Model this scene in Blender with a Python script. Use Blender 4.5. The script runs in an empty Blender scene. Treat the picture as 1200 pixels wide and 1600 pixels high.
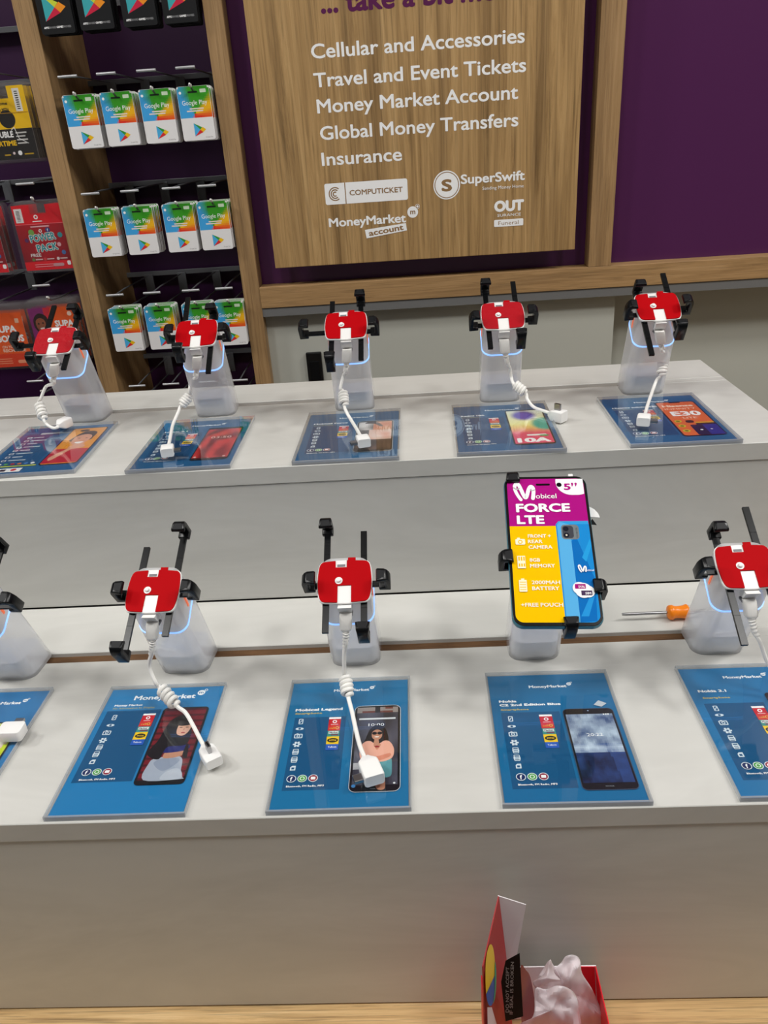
import bpy, bmesh, math, random
from mathutils import Vector, Matrix, noise
random.seed(7)
SC = bpy.context.scene
COL = SC.collection
# ------------------------------------------------------------------ camera
LOW = 0.97                      # height of the lower deck of the stand above the shop floor
UP = LOW + 0.1515               # upper deck
CT = LOW - 0.220                # counter top
F_PX = 1198.34
PITCH, ROLL, YAW = 0.4515177, -0.0710915, -0.0552321
CAM = Vector((0, 0, LOW + 0.43228))
FW = Vector((math.sin(YAW)*math.cos(PITCH), math.cos(YAW)*math.cos(PITCH), -math.sin(PITCH)))
_r0 = Vector((math.cos(YAW), -math.sin(YAW), 0)); _u0 = _r0.cross(FW)
RT = _r0*math.cos(ROLL) + _u0*math.sin(ROLL); UPV = -_r0*math.sin(ROLL) + _u0*math.cos(ROLL)
cd = bpy.data.cameras.new('camera'); cam = bpy.data.objects.new('camera', cd); COL.objects.link(cam)
cam.matrix_world = Matrix.Translation(CAM) @ Matrix((RT, UPV, -FW)).transposed().to_4x4()
cd.sensor_fit = 'VERTICAL'; cd.sensor_height = 36.0; cd.lens = 36.0*F_PX/1600.0; cd.clip_start = 0.01
SC.camera = cam

def at(x, y, axis, val):
    """where the line of sight of a photo pixel meets the plane axis = val"""
    d = FW + RT*((x-600)/F_PX) - UPV*((y-800)/F_PX)
    t = (val - CAM[axis])/d[axis]
    return CAM + d*t

# ------------------------------------------------------------------ world, lights, exposure
SC.view_settings.view_transform = 'Standard'; SC.view_settings.look = 'None'
SC.view_settings.gamma = 1.0; SC.view_settings.use_curve_mapping = False
SC.view_settings.exposure = 0.0
W = bpy.data.worlds.new('shop'); SC.world = W; W.use_nodes = True
W.node_tree.nodes['Background'].inputs[0].default_value = (0.95, 0.97, 1.0, 1)
W.node_tree.nodes['Background'].inputs[1].default_value = 0.06
CEIL = 2.85
def area(name, loc, sx, sy, watts, color=(1, 0.985, 0.955), aim=None, spread=180):
    l = bpy.data.lights.new(name, 'AREA'); l.shape = 'RECTANGLE'; l.size = sx; l.size_y = sy
    l.energy = watts; l.color = color; l.spread = math.radians(spread)
    o = bpy.data.objects.new(name, l); COL.objects.link(o); o.location = loc
    if aim is not None:
        o.rotation_euler = (Vector(aim)-Vector(loc)).to_track_quat('-Z', 'Y').to_euler()
    return o
for x_, y_, w_ in ((0.85, 0.06, 11), (-0.30, -0.06, 9), (-1.05, 0.10, 11), (-1.9, 0.50, 20), (1.45, 0.50, 17), (2.3, 0.40, 9)):
    area('ceiling_spot_light', (x_, y_, CEIL-0.06), 0.30, 0.30, w_)
area('ceiling_panel_light', (0.0, -1.3, CEIL-0.06), 1.2, 1.2, 2.5)

# ------------------------------------------------------------------ helpers
def lin(c):
    return tuple(((v/255)/12.92 if v/255 <= 0.04045 else ((v/255+0.055)/1.055)**2.4) for v in c)
def C(r, g, b): return lin((r, g, b))

def mat(name, color, rough=0.5, metal=0.0, spec=0.5, coat=0.0, emit=None, estr=0.0):
    m = bpy.data.materials.new(name); m.use_nodes = True
    b = m.node_tree.nodes['Principled BSDF']
    b.inputs['Base Color'].default_value = (*color, 1); b.inputs['Roughness'].default_value = rough
    b.inputs['Metallic'].default_value = metal; b.inputs['Specular IOR Level'].default_value = spec
    b.inputs['Coat Weight'].default_value = coat
    if emit:
        b.inputs['Emission Color'].default_value = (*emit, 1); b.inputs['Emission Strength'].default_value = estr
    return m

def add_bump_noise(m, scale, strength, dist=0.001):
    nt = m.node_tree; b = nt.nodes['Principled BSDF']
    tc = nt.nodes.new('ShaderNodeTexCoord'); n = nt.nodes.new('ShaderNodeTexNoise'); n.inputs['Scale'].default_value = scale
    bp = nt.nodes.new('ShaderNodeBump'); bp.inputs['Strength'].default_value = strength; bp.inputs['Distance'].default_value = dist
    nt.links.new(tc.outputs['Object'], n.inputs['Vector']); nt.links.new(n.outputs['Fac'], bp.inputs['Height'])
    nt.links.new(bp.outputs['Normal'], b.inputs['Normal'])

def streaky(name, c1, c2, scale, rough=0.45, c3=None, spec=0.4, detail=8, dist=0.6, lo=0.3, hi=0.7, knots=0.0, flecks=0.0):
    """grain: noise stretched along one axis"""
    m = mat(name, c1, rough, spec=spec); nt = m.node_tree; b = nt.nodes['Principled BSDF']
    tc = nt.nodes.new('ShaderNodeTexCoord'); mp = nt.nodes.new('ShaderNodeMapping'); mp.inputs['Scale'].default_value = scale
    n = nt.nodes.new('ShaderNodeTexNoise'); n.inputs['Scale'].default_value = 1.0; n.inputs['Detail'].default_value = detail
    n.inputs['Roughness'].default_value = 0.74; n.inputs['Distortion'].default_value = dist
    r = nt.nodes.new('ShaderNodeValToRGB'); r.color_ramp.elements[0].position = lo; r.color_ramp.elements[1].position = hi
    r.color_ramp.elements[0].color = (*c1, 1); r.color_ramp.elements[1].color = (*c2, 1)
    if c3:
        e = r.color_ramp.elements.new((lo+hi)/2); e.color = (*c3, 1)
    nt.links.new(tc.outputs['Object'], mp.inputs['Vector']); nt.links.new(mp.outputs['Vector'], n.inputs['Vector'])
    nt.links.new(n.outputs['Fac'], r.inputs['Fac'])
    out = r.outputs['Color']
    if knots:
        n2 = nt.nodes.new('ShaderNodeTexNoise'); n2.inputs['Scale'].default_value = 0.22; n2.inputs['Detail'].default_value = 3; n2.inputs['Distortion'].default_value = 2.5
        r2 = nt.nodes.new('ShaderNodeValToRGB'); r2.color_ramp.elements[0].position = 0.5; r2.color_ramp.elements[1].position = 0.72
        r2.color_ramp.elements[0].color = (1, 1, 1, 1); r2.color_ramp.elements[1].color = (1-knots, 1-knots*1.05, 1-knots*1.1, 1)
        mx = nt.nodes.new('ShaderNodeMix'); mx.data_type = 'RGBA'; mx.blend_type = 'MULTIPLY'; mx.inputs[0].default_value = 1
        nt.links.new(mp.outputs['Vector'], n2.inputs['Vector']); nt.links.new(n2.outputs['Fac'], r2.inputs['Fac'])
        nt.links.new(out, mx.inputs[6]); nt.links.new(r2.outputs['Color'], mx.inputs[7]); out = mx.outputs[2]
    if flecks:
        mp3 = nt.nodes.new('ShaderNodeMapping'); mp3.inputs['Scale'].default_value = [v*f for v, f in zip(scale, [5 if v > 30 else 3.2 for v in scale])]
        n3 = nt.nodes.new('ShaderNodeTexNoise'); n3.inputs['Scale'].default_value = 1.0; n3.inputs['Detail'].default_value = 4; n3.inputs['Distortion'].default_value = 0.4
        r3 = nt.nodes.new('ShaderNodeValToRGB'); r3.color_ramp.elements[0].position = 0.52; r3.color_ramp.elements[1].position = 0.70
        r3.color_ramp.elements[0].color = (1, 1, 1, 1); r3.color_ramp.elements[1].color = (1-flecks, 1-flecks, 1-flecks, 1)
        m3 = nt.nodes.new('ShaderNodeMix'); m3.data_type = 'RGBA'; m3.blend_type = 'MULTIPLY'; m3.inputs[0].default_value = 1
        nt.links.new(tc.outputs['Object'], mp3.inputs['Vector']); nt.links.new(mp3.outputs['Vector'], n3.inputs['Vector']); nt.links.new(n3.outputs['Fac'], r3.inputs['Fac'])
        nt.links.new(out, m3.inputs[6]); nt.links.new(r3.outputs['Color'], m3.inputs[7]); out = m3.outputs[2]
    nt.links.new(out, b.inputs['Base Color'])
    return m

def clear(name, tint=(1, 1, 1), gloss=1.0, rough=0.02, ior=1.49, body=None, body_amt=0.0, trl=0.35):
    """thin clear plastic: see-through with a mirror-like skin, optionally a milky share"""
    m = bpy.data.materials.new(name); m.use_nodes = True; nt = m.node_tree; nt.nodes.clear()
    o = nt.nodes.new('ShaderNodeOutputMaterial'); t = nt.nodes.new('ShaderNodeBsdfTransparent'); t.inputs[0].default_value = (*tint, 1)
    g = nt.nodes.new('ShaderNodeBsdfGlossy'); g.inputs['Roughness'].default_value = rough; g.inputs[0].default_value = (gloss, gloss, gloss, 1)
    lw = nt.nodes.new('ShaderNodeLayerWeight'); lw.inputs[0].default_value = 0.5         # Schlick reflectance, alike from both sides of the sheet
    pw = nt.nodes.new('ShaderNodeMath'); pw.operation = 'POWER'; pw.inputs[1].default_value = 5
    f = nt.nodes.new('ShaderNodeMath'); f.operation = 'MULTIPLY_ADD'; r0 = ((ior-1)/(ior+1))**2
    f.inputs[1].default_value = 1-r0; f.inputs[2].default_value = r0
    nt.links.new(lw.outputs['Facing'], pw.inputs[0]); nt.links.new(pw.outputs[0], f.inputs[0])
    mx = nt.nodes.new('ShaderNodeMixShader'); base = t.outputs[0]
    if body:
        d = nt.nodes.new('ShaderNodeBsdfDiffuse'); d.inputs[0].default_value = (*body, 1)
        tr = nt.nodes.new('ShaderNodeBsdfTranslucent'); tr.inputs[0].default_value = (*body, 1)
        dm = nt.nodes.new('ShaderNodeMixShader'); dm.inputs[0].default_value = trl
        nt.links.new(d.outputs[0], dm.inputs[1]); nt.links.new(tr.outputs[0], dm.inputs[2])
        bm_ = nt.nodes.new('ShaderNodeMixShader'); bm_.inputs[0].default_value = body_amt
        nt.links.new(t.outputs[0], bm_.inputs[1]); nt.links.new(dm.outputs[0], bm_.inputs[2]); base = bm_.outputs[0]
    nt.links.new(f.outputs[0], mx.inputs[0]); nt.links.new(base, mx.inputs[1]); nt.links.new(g.outputs[0], mx.inputs[2])
    nt.links.new(mx.outputs[0], o.inputs[0])
    return m

def ink_mat(name, rough=0.4, spec=0.4):
    m = mat(name, (1, 1, 1), rough, spec=spec); nt = m.node_tree
    a = nt.nodes.new('ShaderNodeAttribute'); a.attribute_name = 'ink'
    nt.links.new(a.outputs['Color'], nt.nodes['Principled BSDF'].inputs['Base Color'])
    return m

M = dict(
    laminate=streaky('pale_laminate', C(196, 195, 190), C(209, 208, 203), (2.2, 9, 9), 0.38, detail=4, dist=1.5),
    edge=mat('deck_edge_band', C(96, 78, 62), 0.6),
    slot=streaky('slot_wood', C(84, 58, 36), C(116, 84, 54), (30, 300, 300), 0.6),
    oak_v=streaky('oak_vertical', C(138, 106, 64), C(204, 168, 116), (60, 60, 2.2), 0.5, c3=C(182, 146, 96), knots=0.42, dist=1.6, lo=.3, hi=.72, flecks=.35),
    oak_post=streaky('oak_post', C(140, 108, 72), C(186, 152, 110), (130, 130, 5), 0.5, c3=C(168, 134, 92), knots=0.22, dist=1.5, lo=.22, hi=.78, flecks=.28),
    oak_h=streaky('oak_horizontal', C(142, 110, 72), C(192, 156, 112), (5, 100, 100), 0.5, c3=C(172, 136, 92), knots=0.3, dist=2, lo=.22, hi=.78, flecks=.28),
    counter=streaky('counter_oak', C(176, 138, 90), C(238, 206, 156), (5, 150, 150), 0.5, c3=C(216, 180, 126), knots=0.15, flecks=.45),
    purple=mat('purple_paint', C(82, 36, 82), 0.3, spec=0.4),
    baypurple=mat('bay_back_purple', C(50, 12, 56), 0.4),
    grey=mat('grey_wall', C(186, 187, 178), 0.6),
    strip=mat('grey_strip', C(112, 112, 112), 0.5),
    floor=streaky('floor_tile', C(150, 146, 140), C(170, 166, 160), (2, 2, 2), 0.4),
    ceil=mat('ceiling_white', C(235, 235, 232), 0.8),
    black=mat('black_plastic', C(13, 14, 16), 0.25, spec=0.25),
    blackpad=mat('black_rubber', C(20, 21, 24), 0.45, spec=0.2),
    white=mat('white_plastic', C(244, 243, 241), 0.3),
    cable=mat('white_cable', C(250, 248, 243), 0.38),
    red=mat('red_pad', C(182, 4, 14), 0.6, spec=0.05),
    redfilm=mat('red_film_worn', C(178, 16, 30), 0.3, spec=.35),
    grey_dk=mat('grey_slot', C(120, 120, 124), 0.5),
    led=mat('led_blue', C(150, 190, 255), 0.3, emit=(0.22, 0.45, 1.0), estr=1.1),
    orange_led=mat('orange_strip', C(240, 100, 60), 0.4, emit=(1.0, 0.22, 0.08), estr=0.35),
    core=mat('grey_core', C(224, 227, 234), 0.4),
    shell=clear('milky_clear_shell', rough=0.06, body=C(250, 250, 252), body_amt=0.45, trl=0.5),
    head=clear('milky_head', rough=0.06, body=C(250, 250, 250), body_amt=0.7, trl=0.5),
    acrylic=clear('clear_acrylic', (0.97, 0.98, 0.98), rough=0.01),
    acr_edge=clear('acrylic_edge', (0.94, 0.95, 0.96), rough=0.1, body=C(240, 241, 243), body_amt=0.28, trl=0.5),
    blister=clear('blister_plastic', (0.97, 0.97, 0.97), rough=0.06, body=C(190, 186, 184), body_amt=0.07),
    paper=ink_mat('printed_paper', 0.45), gloss=ink_mat('printed_gloss', 0.06, 0.3), matte=ink_mat('printed_vinyl', 0.55, 0.3),
    chrome=mat('chrome', C(190, 191, 194), 0.3, 0.3),
    steel=mat('steel', C(170, 170, 172), 0.3, 1.0),
    darkmetal=mat('dark_metal', C(104, 106, 110), 0.35, 0.25),
    orange=mat('orange_plastic', C(255, 138, 16), 0.3),
    phone_side=mat('blue_phone_side', C(60, 130, 150), 0.3, 0.3),
    tissue=clear('white_tissue', rough=0.6, ior=1.05, body=C(255, 248, 251), body_amt=0.97, trl=0.5),
    cardred=mat('red_carton', C(222, 18, 40), 0.4), cardwhite=mat('white_carton', C(242, 236, 240), 0.6),
    socketblack=mat('socket_black', C(14, 14, 15), 0.18),
)

class MB:
    def __init__(s): s.v = []; s.f = []
    def add(s, vs, fs):
        o = len(s.v); s.v += [tuple(v) for v in vs]; s.f += [tuple(i+o for i in f) for f in fs]; return s
    def box(s, x0, x1, y0, y1, z0, z1):
        return s.add([(x, y, z) for x in (x0, x1) for y in (y0, y1) for z in (z0, z1)],
                     [(0, 1, 3, 2), (4, 6, 7, 5), (0, 4, 5, 1), (2, 3, 7, 6), (0, 2, 6, 4), (1, 5, 7, 3)])
    def prism(s, poly, z0, z1, f=lambda a, b, c: (a, b, c)):
        n = len(poly); vs = [f(a, b, z0) for a, b in poly]+[f(a, b, z1) for a, b in poly]
        return s.add(vs, [tuple(range(n))[::-1], tuple(range(n, 2*n))]+[(i, (i+1) % n, n+(i+1) % n, n+i) for i in range(n)])
    def rings(s, rings, caps=True):
        n = len(rings[0]); vs = [p for r in rings for p in r]; fs = []
        for k in range(len(rings)-1):
            for i in range(n):
                fs.append((k*n+i, k*n+(i+1) % n, (k+1)*n+(i+1) % n, (k+1)*n+i))
        if caps: fs += [tuple(range(n))[::-1], tuple(range((len(rings)-1)*n, len(rings)*n))]
        return s.add(vs, fs)
    def tube(s, pts, r, n=10, caps=True):
        pts = [Vector(p) for p in pts]; rr = r if isinstance(r, (list, tuple)) else [r]*len(pts)
        t0 = (pts[1]-pts[0]).normalized(); a = t0.orthogonal().normalized(); rings = []
        for i, p in enumerate(pts):
            t = (pts[min(i+1, len(pts)-1)]-pts[max(i-1, 0)])
            t = t.normalized() if t.length > 1e-9 else t0
            a = (a - t*a.dot(t)).normalized(); b = t.cross(a)
            rings.append([p+(a*math.cos(2*math.pi*k/n)+b*math.sin(2*math.pi*k/n))*rr[i] for k in range(n)])
        return s.rings(rings, caps)
    def xf(s, m):
        s.v = [tuple(m @ Vector(v)) for v in s.v]; return s
    def build(s, name, m, parent=None, smooth=False, bevel=0.0, seg=2, loc=None):
        me = bpy.data.meshes.new(name); me.from_pydata(s.v, [], s.f); me.validate()
        bm = bmesh.new(); bm.from_mesh(me)
        bmesh.ops.recalc_face_normals(bm, faces=bm.faces)
        if bevel:
            es = [e for e in bm.edges if len(e.link_faces) == 2 and e.calc_face_angle(0) > 0.5]
            bmesh.ops.bevel(bm, geom=es, offset=bevel, segments=seg, affect='EDGES', profile=0.5, clamp_overlap=True)
        bm.to_mesh(me); bm.free()
        me.materials.append(m)
        if smooth:
            for p in me.polygons: p.use_smooth = True
            me.set_sharp_from_angle(angle=math.radians(40))
        o = bpy.data.objects.new(name, me); COL.objects.link(o)
        if parent: o.parent = parent
        if loc: o.location = loc
        return o

def thing(name, label, cat, loc=(0, 0, 0), rz=0.0, group=None):
    o = bpy.data.objects.new(name, None); COL.objects.link(o); o.location = loc; o.rotation_euler = (0, 0, rz)
    o.empty_display_size = 0.02
    return tag(o, label, cat, group)
def tag(o, label, cat, group=None):
    o['label'] = label; o['category'] = cat
    if group: o['group'] = group
    return o
def struct(o): o['kind'] = 'structure'; return o
def copy_tree(o, parent=None):
    c = o.copy(); COL.objects.link(c)
    if parent: c.parent = parent
    for ch in list(o.children): copy_tree(ch, c)
    return c

def rrect(x0, y0, x1, y1, r, n=5):
    p = []
    for cx, cy, a in ((x1-r, y1-r, 0), (x0+r, y1-r, 90), (x0+r, y0+r, 180), (x1-r, y0+r, 270)):
        for k in range(n+1):
            t = math.radians(a+90*k/n); p.append((cx+r*math.cos(t), cy+r*math.sin(t)))
    return p
def spline(pts, n=6, closed=False):
    pts = [Vector(p) for p in pts]; out = []; L = len(pts)
    for i in range(L if closed else L-1):
        p0 = pts[(i-1) % L] if closed or i else pts[0]; p1 = pts[i]; p2 = pts[(i+1) % L]
        p3 = pts[(i+2) % L] if closed or i+2 < L else pts[-1]
        for k in range(n):
            t = k/n; out.append(0.5*((2*p1)+(p2-p0)*t+(2*p0-5*p1+4*p2-p3)*t*t+(3*p1-p0-3*p2+p3)*t**3))
    if not closed: out.append(pts[-1])
    return out
def smooth2(pts, n=5):
    return [(p.x, p.y) for p in spline([(x, y, 0) for x, y in pts], n, True)]

# ------------------------------------------------------------------ lettering and printed artwork
_tc = {}
def glyphs(txt, bold=0.0, res=2):
    k = (txt, bold, res)
    if k not in _tc:
        c = bpy.data.curves.new('lettering', 'FONT'); c.body = txt; c.size = 1; c.offset = bold; c.resolution_u = res
        o = bpy.data.objects.new('lettering', c); COL.objects.link(o)
        me = bpy.data.meshes.new_from_object(o)
        vs = [(v.co.x, v.co.y) for v in me.vertices]; fs = [tuple(p.vertices) for p in me.polygons]
        bpy.data.objects.remove(o); bpy.data.curves.remove(c); bpy.data.meshes.remove(me)
        _tc[k] = (vs, fs, min(v[0] for v in vs), max(v[0] for v in vs))
    return _tc[k]
CAPH = 0.729
class Art:
    """flat print in millimetres on the XY plane, every ink a face colour; later shapes lie a hair above earlier ones"""
    def __init__(s, eps=0.02): s.v = []; s.f = []; s.c = []; s.z = 0; s.eps = eps
    def raw(s, vs, fs, col):
        s.z += s.eps; o = len(s.v); s.v += [(x, y, s.z) for x, y in vs]
        for f in fs: s.f.append(tuple(i+o for i in f)); s.c.append(col)
        return s
    def poly(s, pts, col):
        a = sum(pts[i][0]*pts[(i+1) % len(pts)][1]-pts[(i+1) % len(pts)][0]*pts[i][1] for i in range(len(pts)))
        if a < 0: pts = pts[::-1]
        return s.raw(pts, [tuple(range(len(pts)))], col)
    def rect(s, x0, y0, x1, y1, col, r=0.0):
        return s.poly(rrect(x0, y0, x1, y1, r) if r else [(x0, y0), (x1, y0), (x1, y1), (x0, y1)], col)
    def disc(s, x, y, rx, col, ry=None, n=24):
        ry = ry or rx; return s.poly([(x+rx*math.cos(2*math.pi*k/n), y+ry*math.sin(2*math.pi*k/n)) for k in range(n)], col)
    def ring(s, x, y, r, w, col, n=24, a0=0, a1=360):
        m = n if a1-a0 >= 360 else n+1
        vs = [(x+q*math.cos(math.radians(a0+(a1-a0)*k/n)), y+q*math.sin(math.radians(a0+(a1-a0)*k/n))) for k in range(m) for q in (r-w, r)]
        fs = [(2*k, 2*k+1, 2*((k+1) % m)+1, 2*((k+1) % m)) for k in range(n)]
        return s.raw(vs, fs, col)
    def line(s, pts, w, col):
        for (x0, y0), (x1, y1) in zip(pts, pts[1:]):
            d = math.hypot(x1-x0, y1-y0) or 1; nx, ny = -(y1-y0)/d*w/2, (x1-x0)/d*w/2
            s.poly([(x0+nx, y0+ny), (x0-nx, y0-ny), (x1-nx, y1-ny), (x1+nx, y1+ny)], col)
        return s
    def frame(s, x0, y0, x1, y1, w, col):
        return s.line([(x0, y0), (x1, y0), (x1, y1), (x0, y1), (x0, y0)], w, col)
    def text(s, t, x, y, w, cap, col, bold=0.0, res=2, rot=0.0, ital=0.0):
        """left baseline corner x, y; w = width of the ink; cap = capital height"""
        k = bold*.8; vs, fs, a, b = glyphs(t, 0.0, res); sy = cap/(CAPH+2*k); sx = w/(b-a+2*k) if w else sy; cr, sr = math.cos(rot), math.sin(rot)
        z0 = s.z
        for i, (dx, dy) in enumerate(((-1, 0), (1, 0), (0, -1), (0, 1), (-.7, -.7), (.7, .7), (-.7, .7), (.7, -.7)) if k else ((0, 0),)):
            P = []
            for vx, vy in vs:
                px = (vx-a+k+dx*k)*sx+vy*sy*ital; py = (vy+k+dy*k)*sy; P.append((x+px*cr-py*sr, y+px*sr+py*cr))
            s.z = z0+i*s.eps*.1; s.raw(P, fs, col)
        return s
    def image(s, x0, y0, x1, y1, nx, ny, fn):
        s.z += s.eps
        for j in range(ny):
            for i in range(nx):
                o = len(s.v); X0 = x0+(x1-x0)*i/nx; X1 = x0+(x1-x0)*(i+1)/nx; Y0 = y0+(y1-y0)*j/ny; Y1 = y0+(y1-y0)*(j+1)/ny
                s.v += [(X0, Y0, s.z), (X1, Y0, s.z), (X1, Y1, s.z), (X0, Y1, s.z)]
                s.f.append((o, o+1, o+2, o+3)); s.c.append(fn((i+.5)/nx, (j+.5)/ny))
        return s
    def build(s, name, m, parent=None, mx=None, scale=0.001):
        me = bpy.data.meshes.new(name)
        vs = [Vector(v)*scale for v in s.v]
        if mx is not None: vs = [mx @ v for v in vs]
        me.from_pydata(vs, [], s.f)
        a = me.color_attributes.new('ink', 'FLOAT_COLOR', 'CORNER')
        buf = []
        for f, c in zip(s.f, s.c): buf += [*c, 1.0]*len(f)
        a.data.foreach_set('color', buf)
        me.materials.append(m)
        o = bpy.data.objects.new(name, me); COL.objects.link(o)
        if parent: o.parent = parent
        return o
def mixc(a, b, t): t = max(0, min(1, t)); return tuple(p+(q-p)*t for p, q in zip(a, b))
WHITE = C(254, 254, 254)
def wall_mx(y): return Matrix(((1, 0, 0, 0), (0, 0, -1, y), (0, 1, 0, 0), (0, 0, 0, 1)))    # print plane -> vertical plane facing the shop

add_bump_noise(M['redfilm'], 140, 0.7, 0.0015)
# ------------------------------------------------------------------ the shop: floor, ceiling, walls
YW = 1.35
struct(MB().box(-3, 3, -3.5, 3, -0.05, 0).build('floor', M['floor']))
struct(MB().box(-3, 3, -3.5, 3, CEIL, CEIL+0.05).build('ceiling', M['ceil']))
struct(MB().box(-0.262, 0.3525, YW+0.021, YW+0.05, 0, LOW+0.182).build('wall_back_grey', M['grey']))
struct(MB().box(0.3525, 3.0, YW+0.062, YW+0.09, 0, LOW+0.182).build('wall_right_grey', M['grey']))
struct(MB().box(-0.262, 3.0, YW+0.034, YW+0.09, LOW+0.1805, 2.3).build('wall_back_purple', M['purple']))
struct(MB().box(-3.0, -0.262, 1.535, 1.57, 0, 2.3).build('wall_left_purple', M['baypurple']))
struct(MB().box(-3.0, 3.0, YW+0.02, YW+0.4, 2.3, CEIL).build('wall_back_bulkhead', M['ceil']))
# oak uprights and rail
def upright(name, x0, x1, y1, z0):
    return struct(MB().box(x0, x1, YW, y1, z0, 2.3).build(name, M['oak_post'], bevel=0.0008))
upright('trim_1', -0.5765, -0.5450, 1.535, 0)
upright('trim_2', -0.2908, -0.2620, 1.535, 0)
upright('trim_3', 0.2985, 0.3360, YW+0.034, LOW+0.2165)
struct(MB().box(-0.262, 3.0, YW, YW+0.034, LOW+0.181, LOW+0.2165).build('trim_4', M['oak_h'], bevel=0.0008))
struct(MB().box(-0.262, 3.0, YW+0.002, YW+0.034, LOW+0.166, LOW+0.1808).build('trim_5', M['strip']))

# ------------------------------------------------------------------ display stand on its counter
YF, YR, YB = 0.3968, 0.6905, 0.9833
XL, XR = -1.5, 0.3665
ctr = thing('counter', 'pale oak counter top under the grey stepped stand', 'counter', (0, 0.7, 0))
MB().box(-1.6, 1.0, -0.46, 0.40, CT-0.04, CT).build('counter_top', M['counter'], ctr, bevel=0.002)
MB().box(-1.55, 0.95, -0.42, 0.36, 0, CT-0.04).build('counter_base', M['grey'], ctr)
std = thing('display_stand', 'pale grey two-step display stand carrying the phone holders', 'display stand', (0, 0.7, CT))
def deck(z, y0, y1, sl0, sl1, xs):
    t = 0.018; zz = z-LOW+(LOW-CT)
    a = MB().box(XL, XR, y0-0.7, sl0-0.7, zz-t, zz).box(XL, XR, sl1-0.7, y1-0.7, zz-t, zz)
    a.box(xs, XR, sl0-0.7, sl1-0.7, zz-t, zz)
    a.build('deck', M['laminate'], std, bevel=0.0006, seg=1)
    MB().box(XL, xs, sl0-0.7, sl1-0.7, zz-0.017, zz-0.0045).build('slot_strip', M['slot'], std)
deck(LOW, YF, YR, 0.5920, 0.6070, 0.285)
deck(UP, YR, YB, 0.8915, 0.9055, 0.262)
zl = LOW-CT; zu = UP-CT
MB().box(XL, XR, YF-0.7+0.001, YF-0.7+0.017, 0.002, zl-0.0186).build('riser', M['laminate'], std)
MB().box(XL, XR, YR-0.7+0.001, YR-0.7+0.017, zl+0.0012, zu-0.0186).build('riser', M['laminate'], std)
MB().box(XL, XR-0.002, YF-0.7+0.003, YR-0.7, zl-0.0192, zl-0.0180).box(XL, XR-0.002, YR-0.7+0.003, YB-0.7, zu-0.0192, zu-0.0180).build('joint_line', M['edge'], std)
MB().box(XR-0.017, XR-0.0005, YF-0.7+0.018, YR-0.7, 0.002, zl-0.019).box(XR-0.017, XR-0.0005, YR-0.7+0.018, YB-0.7, 0.002, zu-0.019).build('end_panel', M['laminate'], std)
MB().box(XL, XR, YB-0.7-0.016, YB-0.7-0.001, 0.002, zu-0.0186).build('back_panel', M['laminate'], std)

# ------------------------------------------------------------------ hanging sign
sg = thing('sign_board', 'oak sign board with white service list lettering on purple wall', 'sign', (0.0225, YW, LOW+0.248))
MB().box(-0.2505, 0.2500, -0.010, 0.008, 0, 0.62).build('board', M['oak_v'], sg, bevel=0.0008)
MB().box(-0.15, 0.15, 0.008, 0.034, 0.1, 0.5).build('standoff', M['darkmetal'], sg)
SX, SZ = 22.5, 248.0          # board origin on the wall, mm
def sign_art(name, fn):
    a = Art(0.05); fn(a); a.v = [(x-SX, z-SZ, q) for x, z, q in a.v]
    return a.build(name, M['matte'], sg, wall_mx(-0.0102))
for t, x, z, w in (("Cellular and Accessories", -134.6, 548, 320), ("Travel and Event Tickets", -134.7, 510, 322.8), ("Money Market Account", -133.4, 474.5, 310),
                   ("Global Money Transfers", -132.2, 437, 309.5), ("Insurance", -133.5, 400, 128)):
    sign_art('lettering', lambda a: a.text(t, x, z, w, 20.5, WHITE, 0.022, 4))
sign_art('heading', lambda a: a.text("... take a bit more", -114.4, 604.5, 296, 30, C(92, 22, 78), 0.04, 4))
BR_ = C(150, 116, 76)
def computicket(a):
    a.rect(-133, 341.8, 1, 373.6, WHITE, 3); a.rect(-100.5, 341.8, -99, 373.6, BR_)
    for r in (10.5, 7.2, 3.9): a.ring(-116.5, 357.5, r, 1.7, BR_, 20, 50, 310)
    a.text("COMPUTICKET", -93, 354, 86, 8.3, BR_, 0.02, 3)
sign_art('logo', computicket)
def mmarket(a):
    a.text("MoneyMarket", -131, 307.6, 127, 14.5, WHITE, 0.035, 4)
    a.disc(7.5, 322.5, 8.8, WHITE); a.disc(15.6, 330.6, 3.6, WHITE); a.ring(15.6, 330.6, 3.0, 1.2, BR_)
    a.text("m", 3.4, 319.2, 8.4, 8.6, BR_, 0.03, 3)
    a.poly([(-70.6, 286.5), (-3.2, 295), (-4.6, 306.5), (-72.5, 300)], WHITE)
    a.text("account", -66, 289.6, 58, 9.6, BR_, 0.04, 3, rot=0.115)
sign_art('logo', mmarket)
def superswift(a):
    a.disc(64, 359.6, 21.5, WHITE, n=40); a.ring(64, 359.6, 19.6, 1.3, BR_, 40)
    a.disc(64, 359.6, 16.6, WHITE); a.text("S", 55.5, 350.2, 17, 19, BR_, 0.05, 4)
    a.text("SuperSwift", 86.5, 359.4, 102, 15, WHITE, 0.035, 4); a.text("Sending Money Home", 121, 348.6, 66, 5.2, WHITE, 0.0, 2)
sign_art('logo', superswift)
def outs(a):
    a.text("OUT", 139.8, 314, 48, 18, WHITE, 0.075, 4); a.text("SURANCE", 145, 306.6, 38, 4.4, WHITE, 0.01, 2)
    a.rect(139.6, 291.2, 187, 302, WHITE, 1.6); a.text("Funeral", 146.5, 293.8, 33, 6.2, BR_, 0.0, 2)
sign_art('logo', outs)

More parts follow.
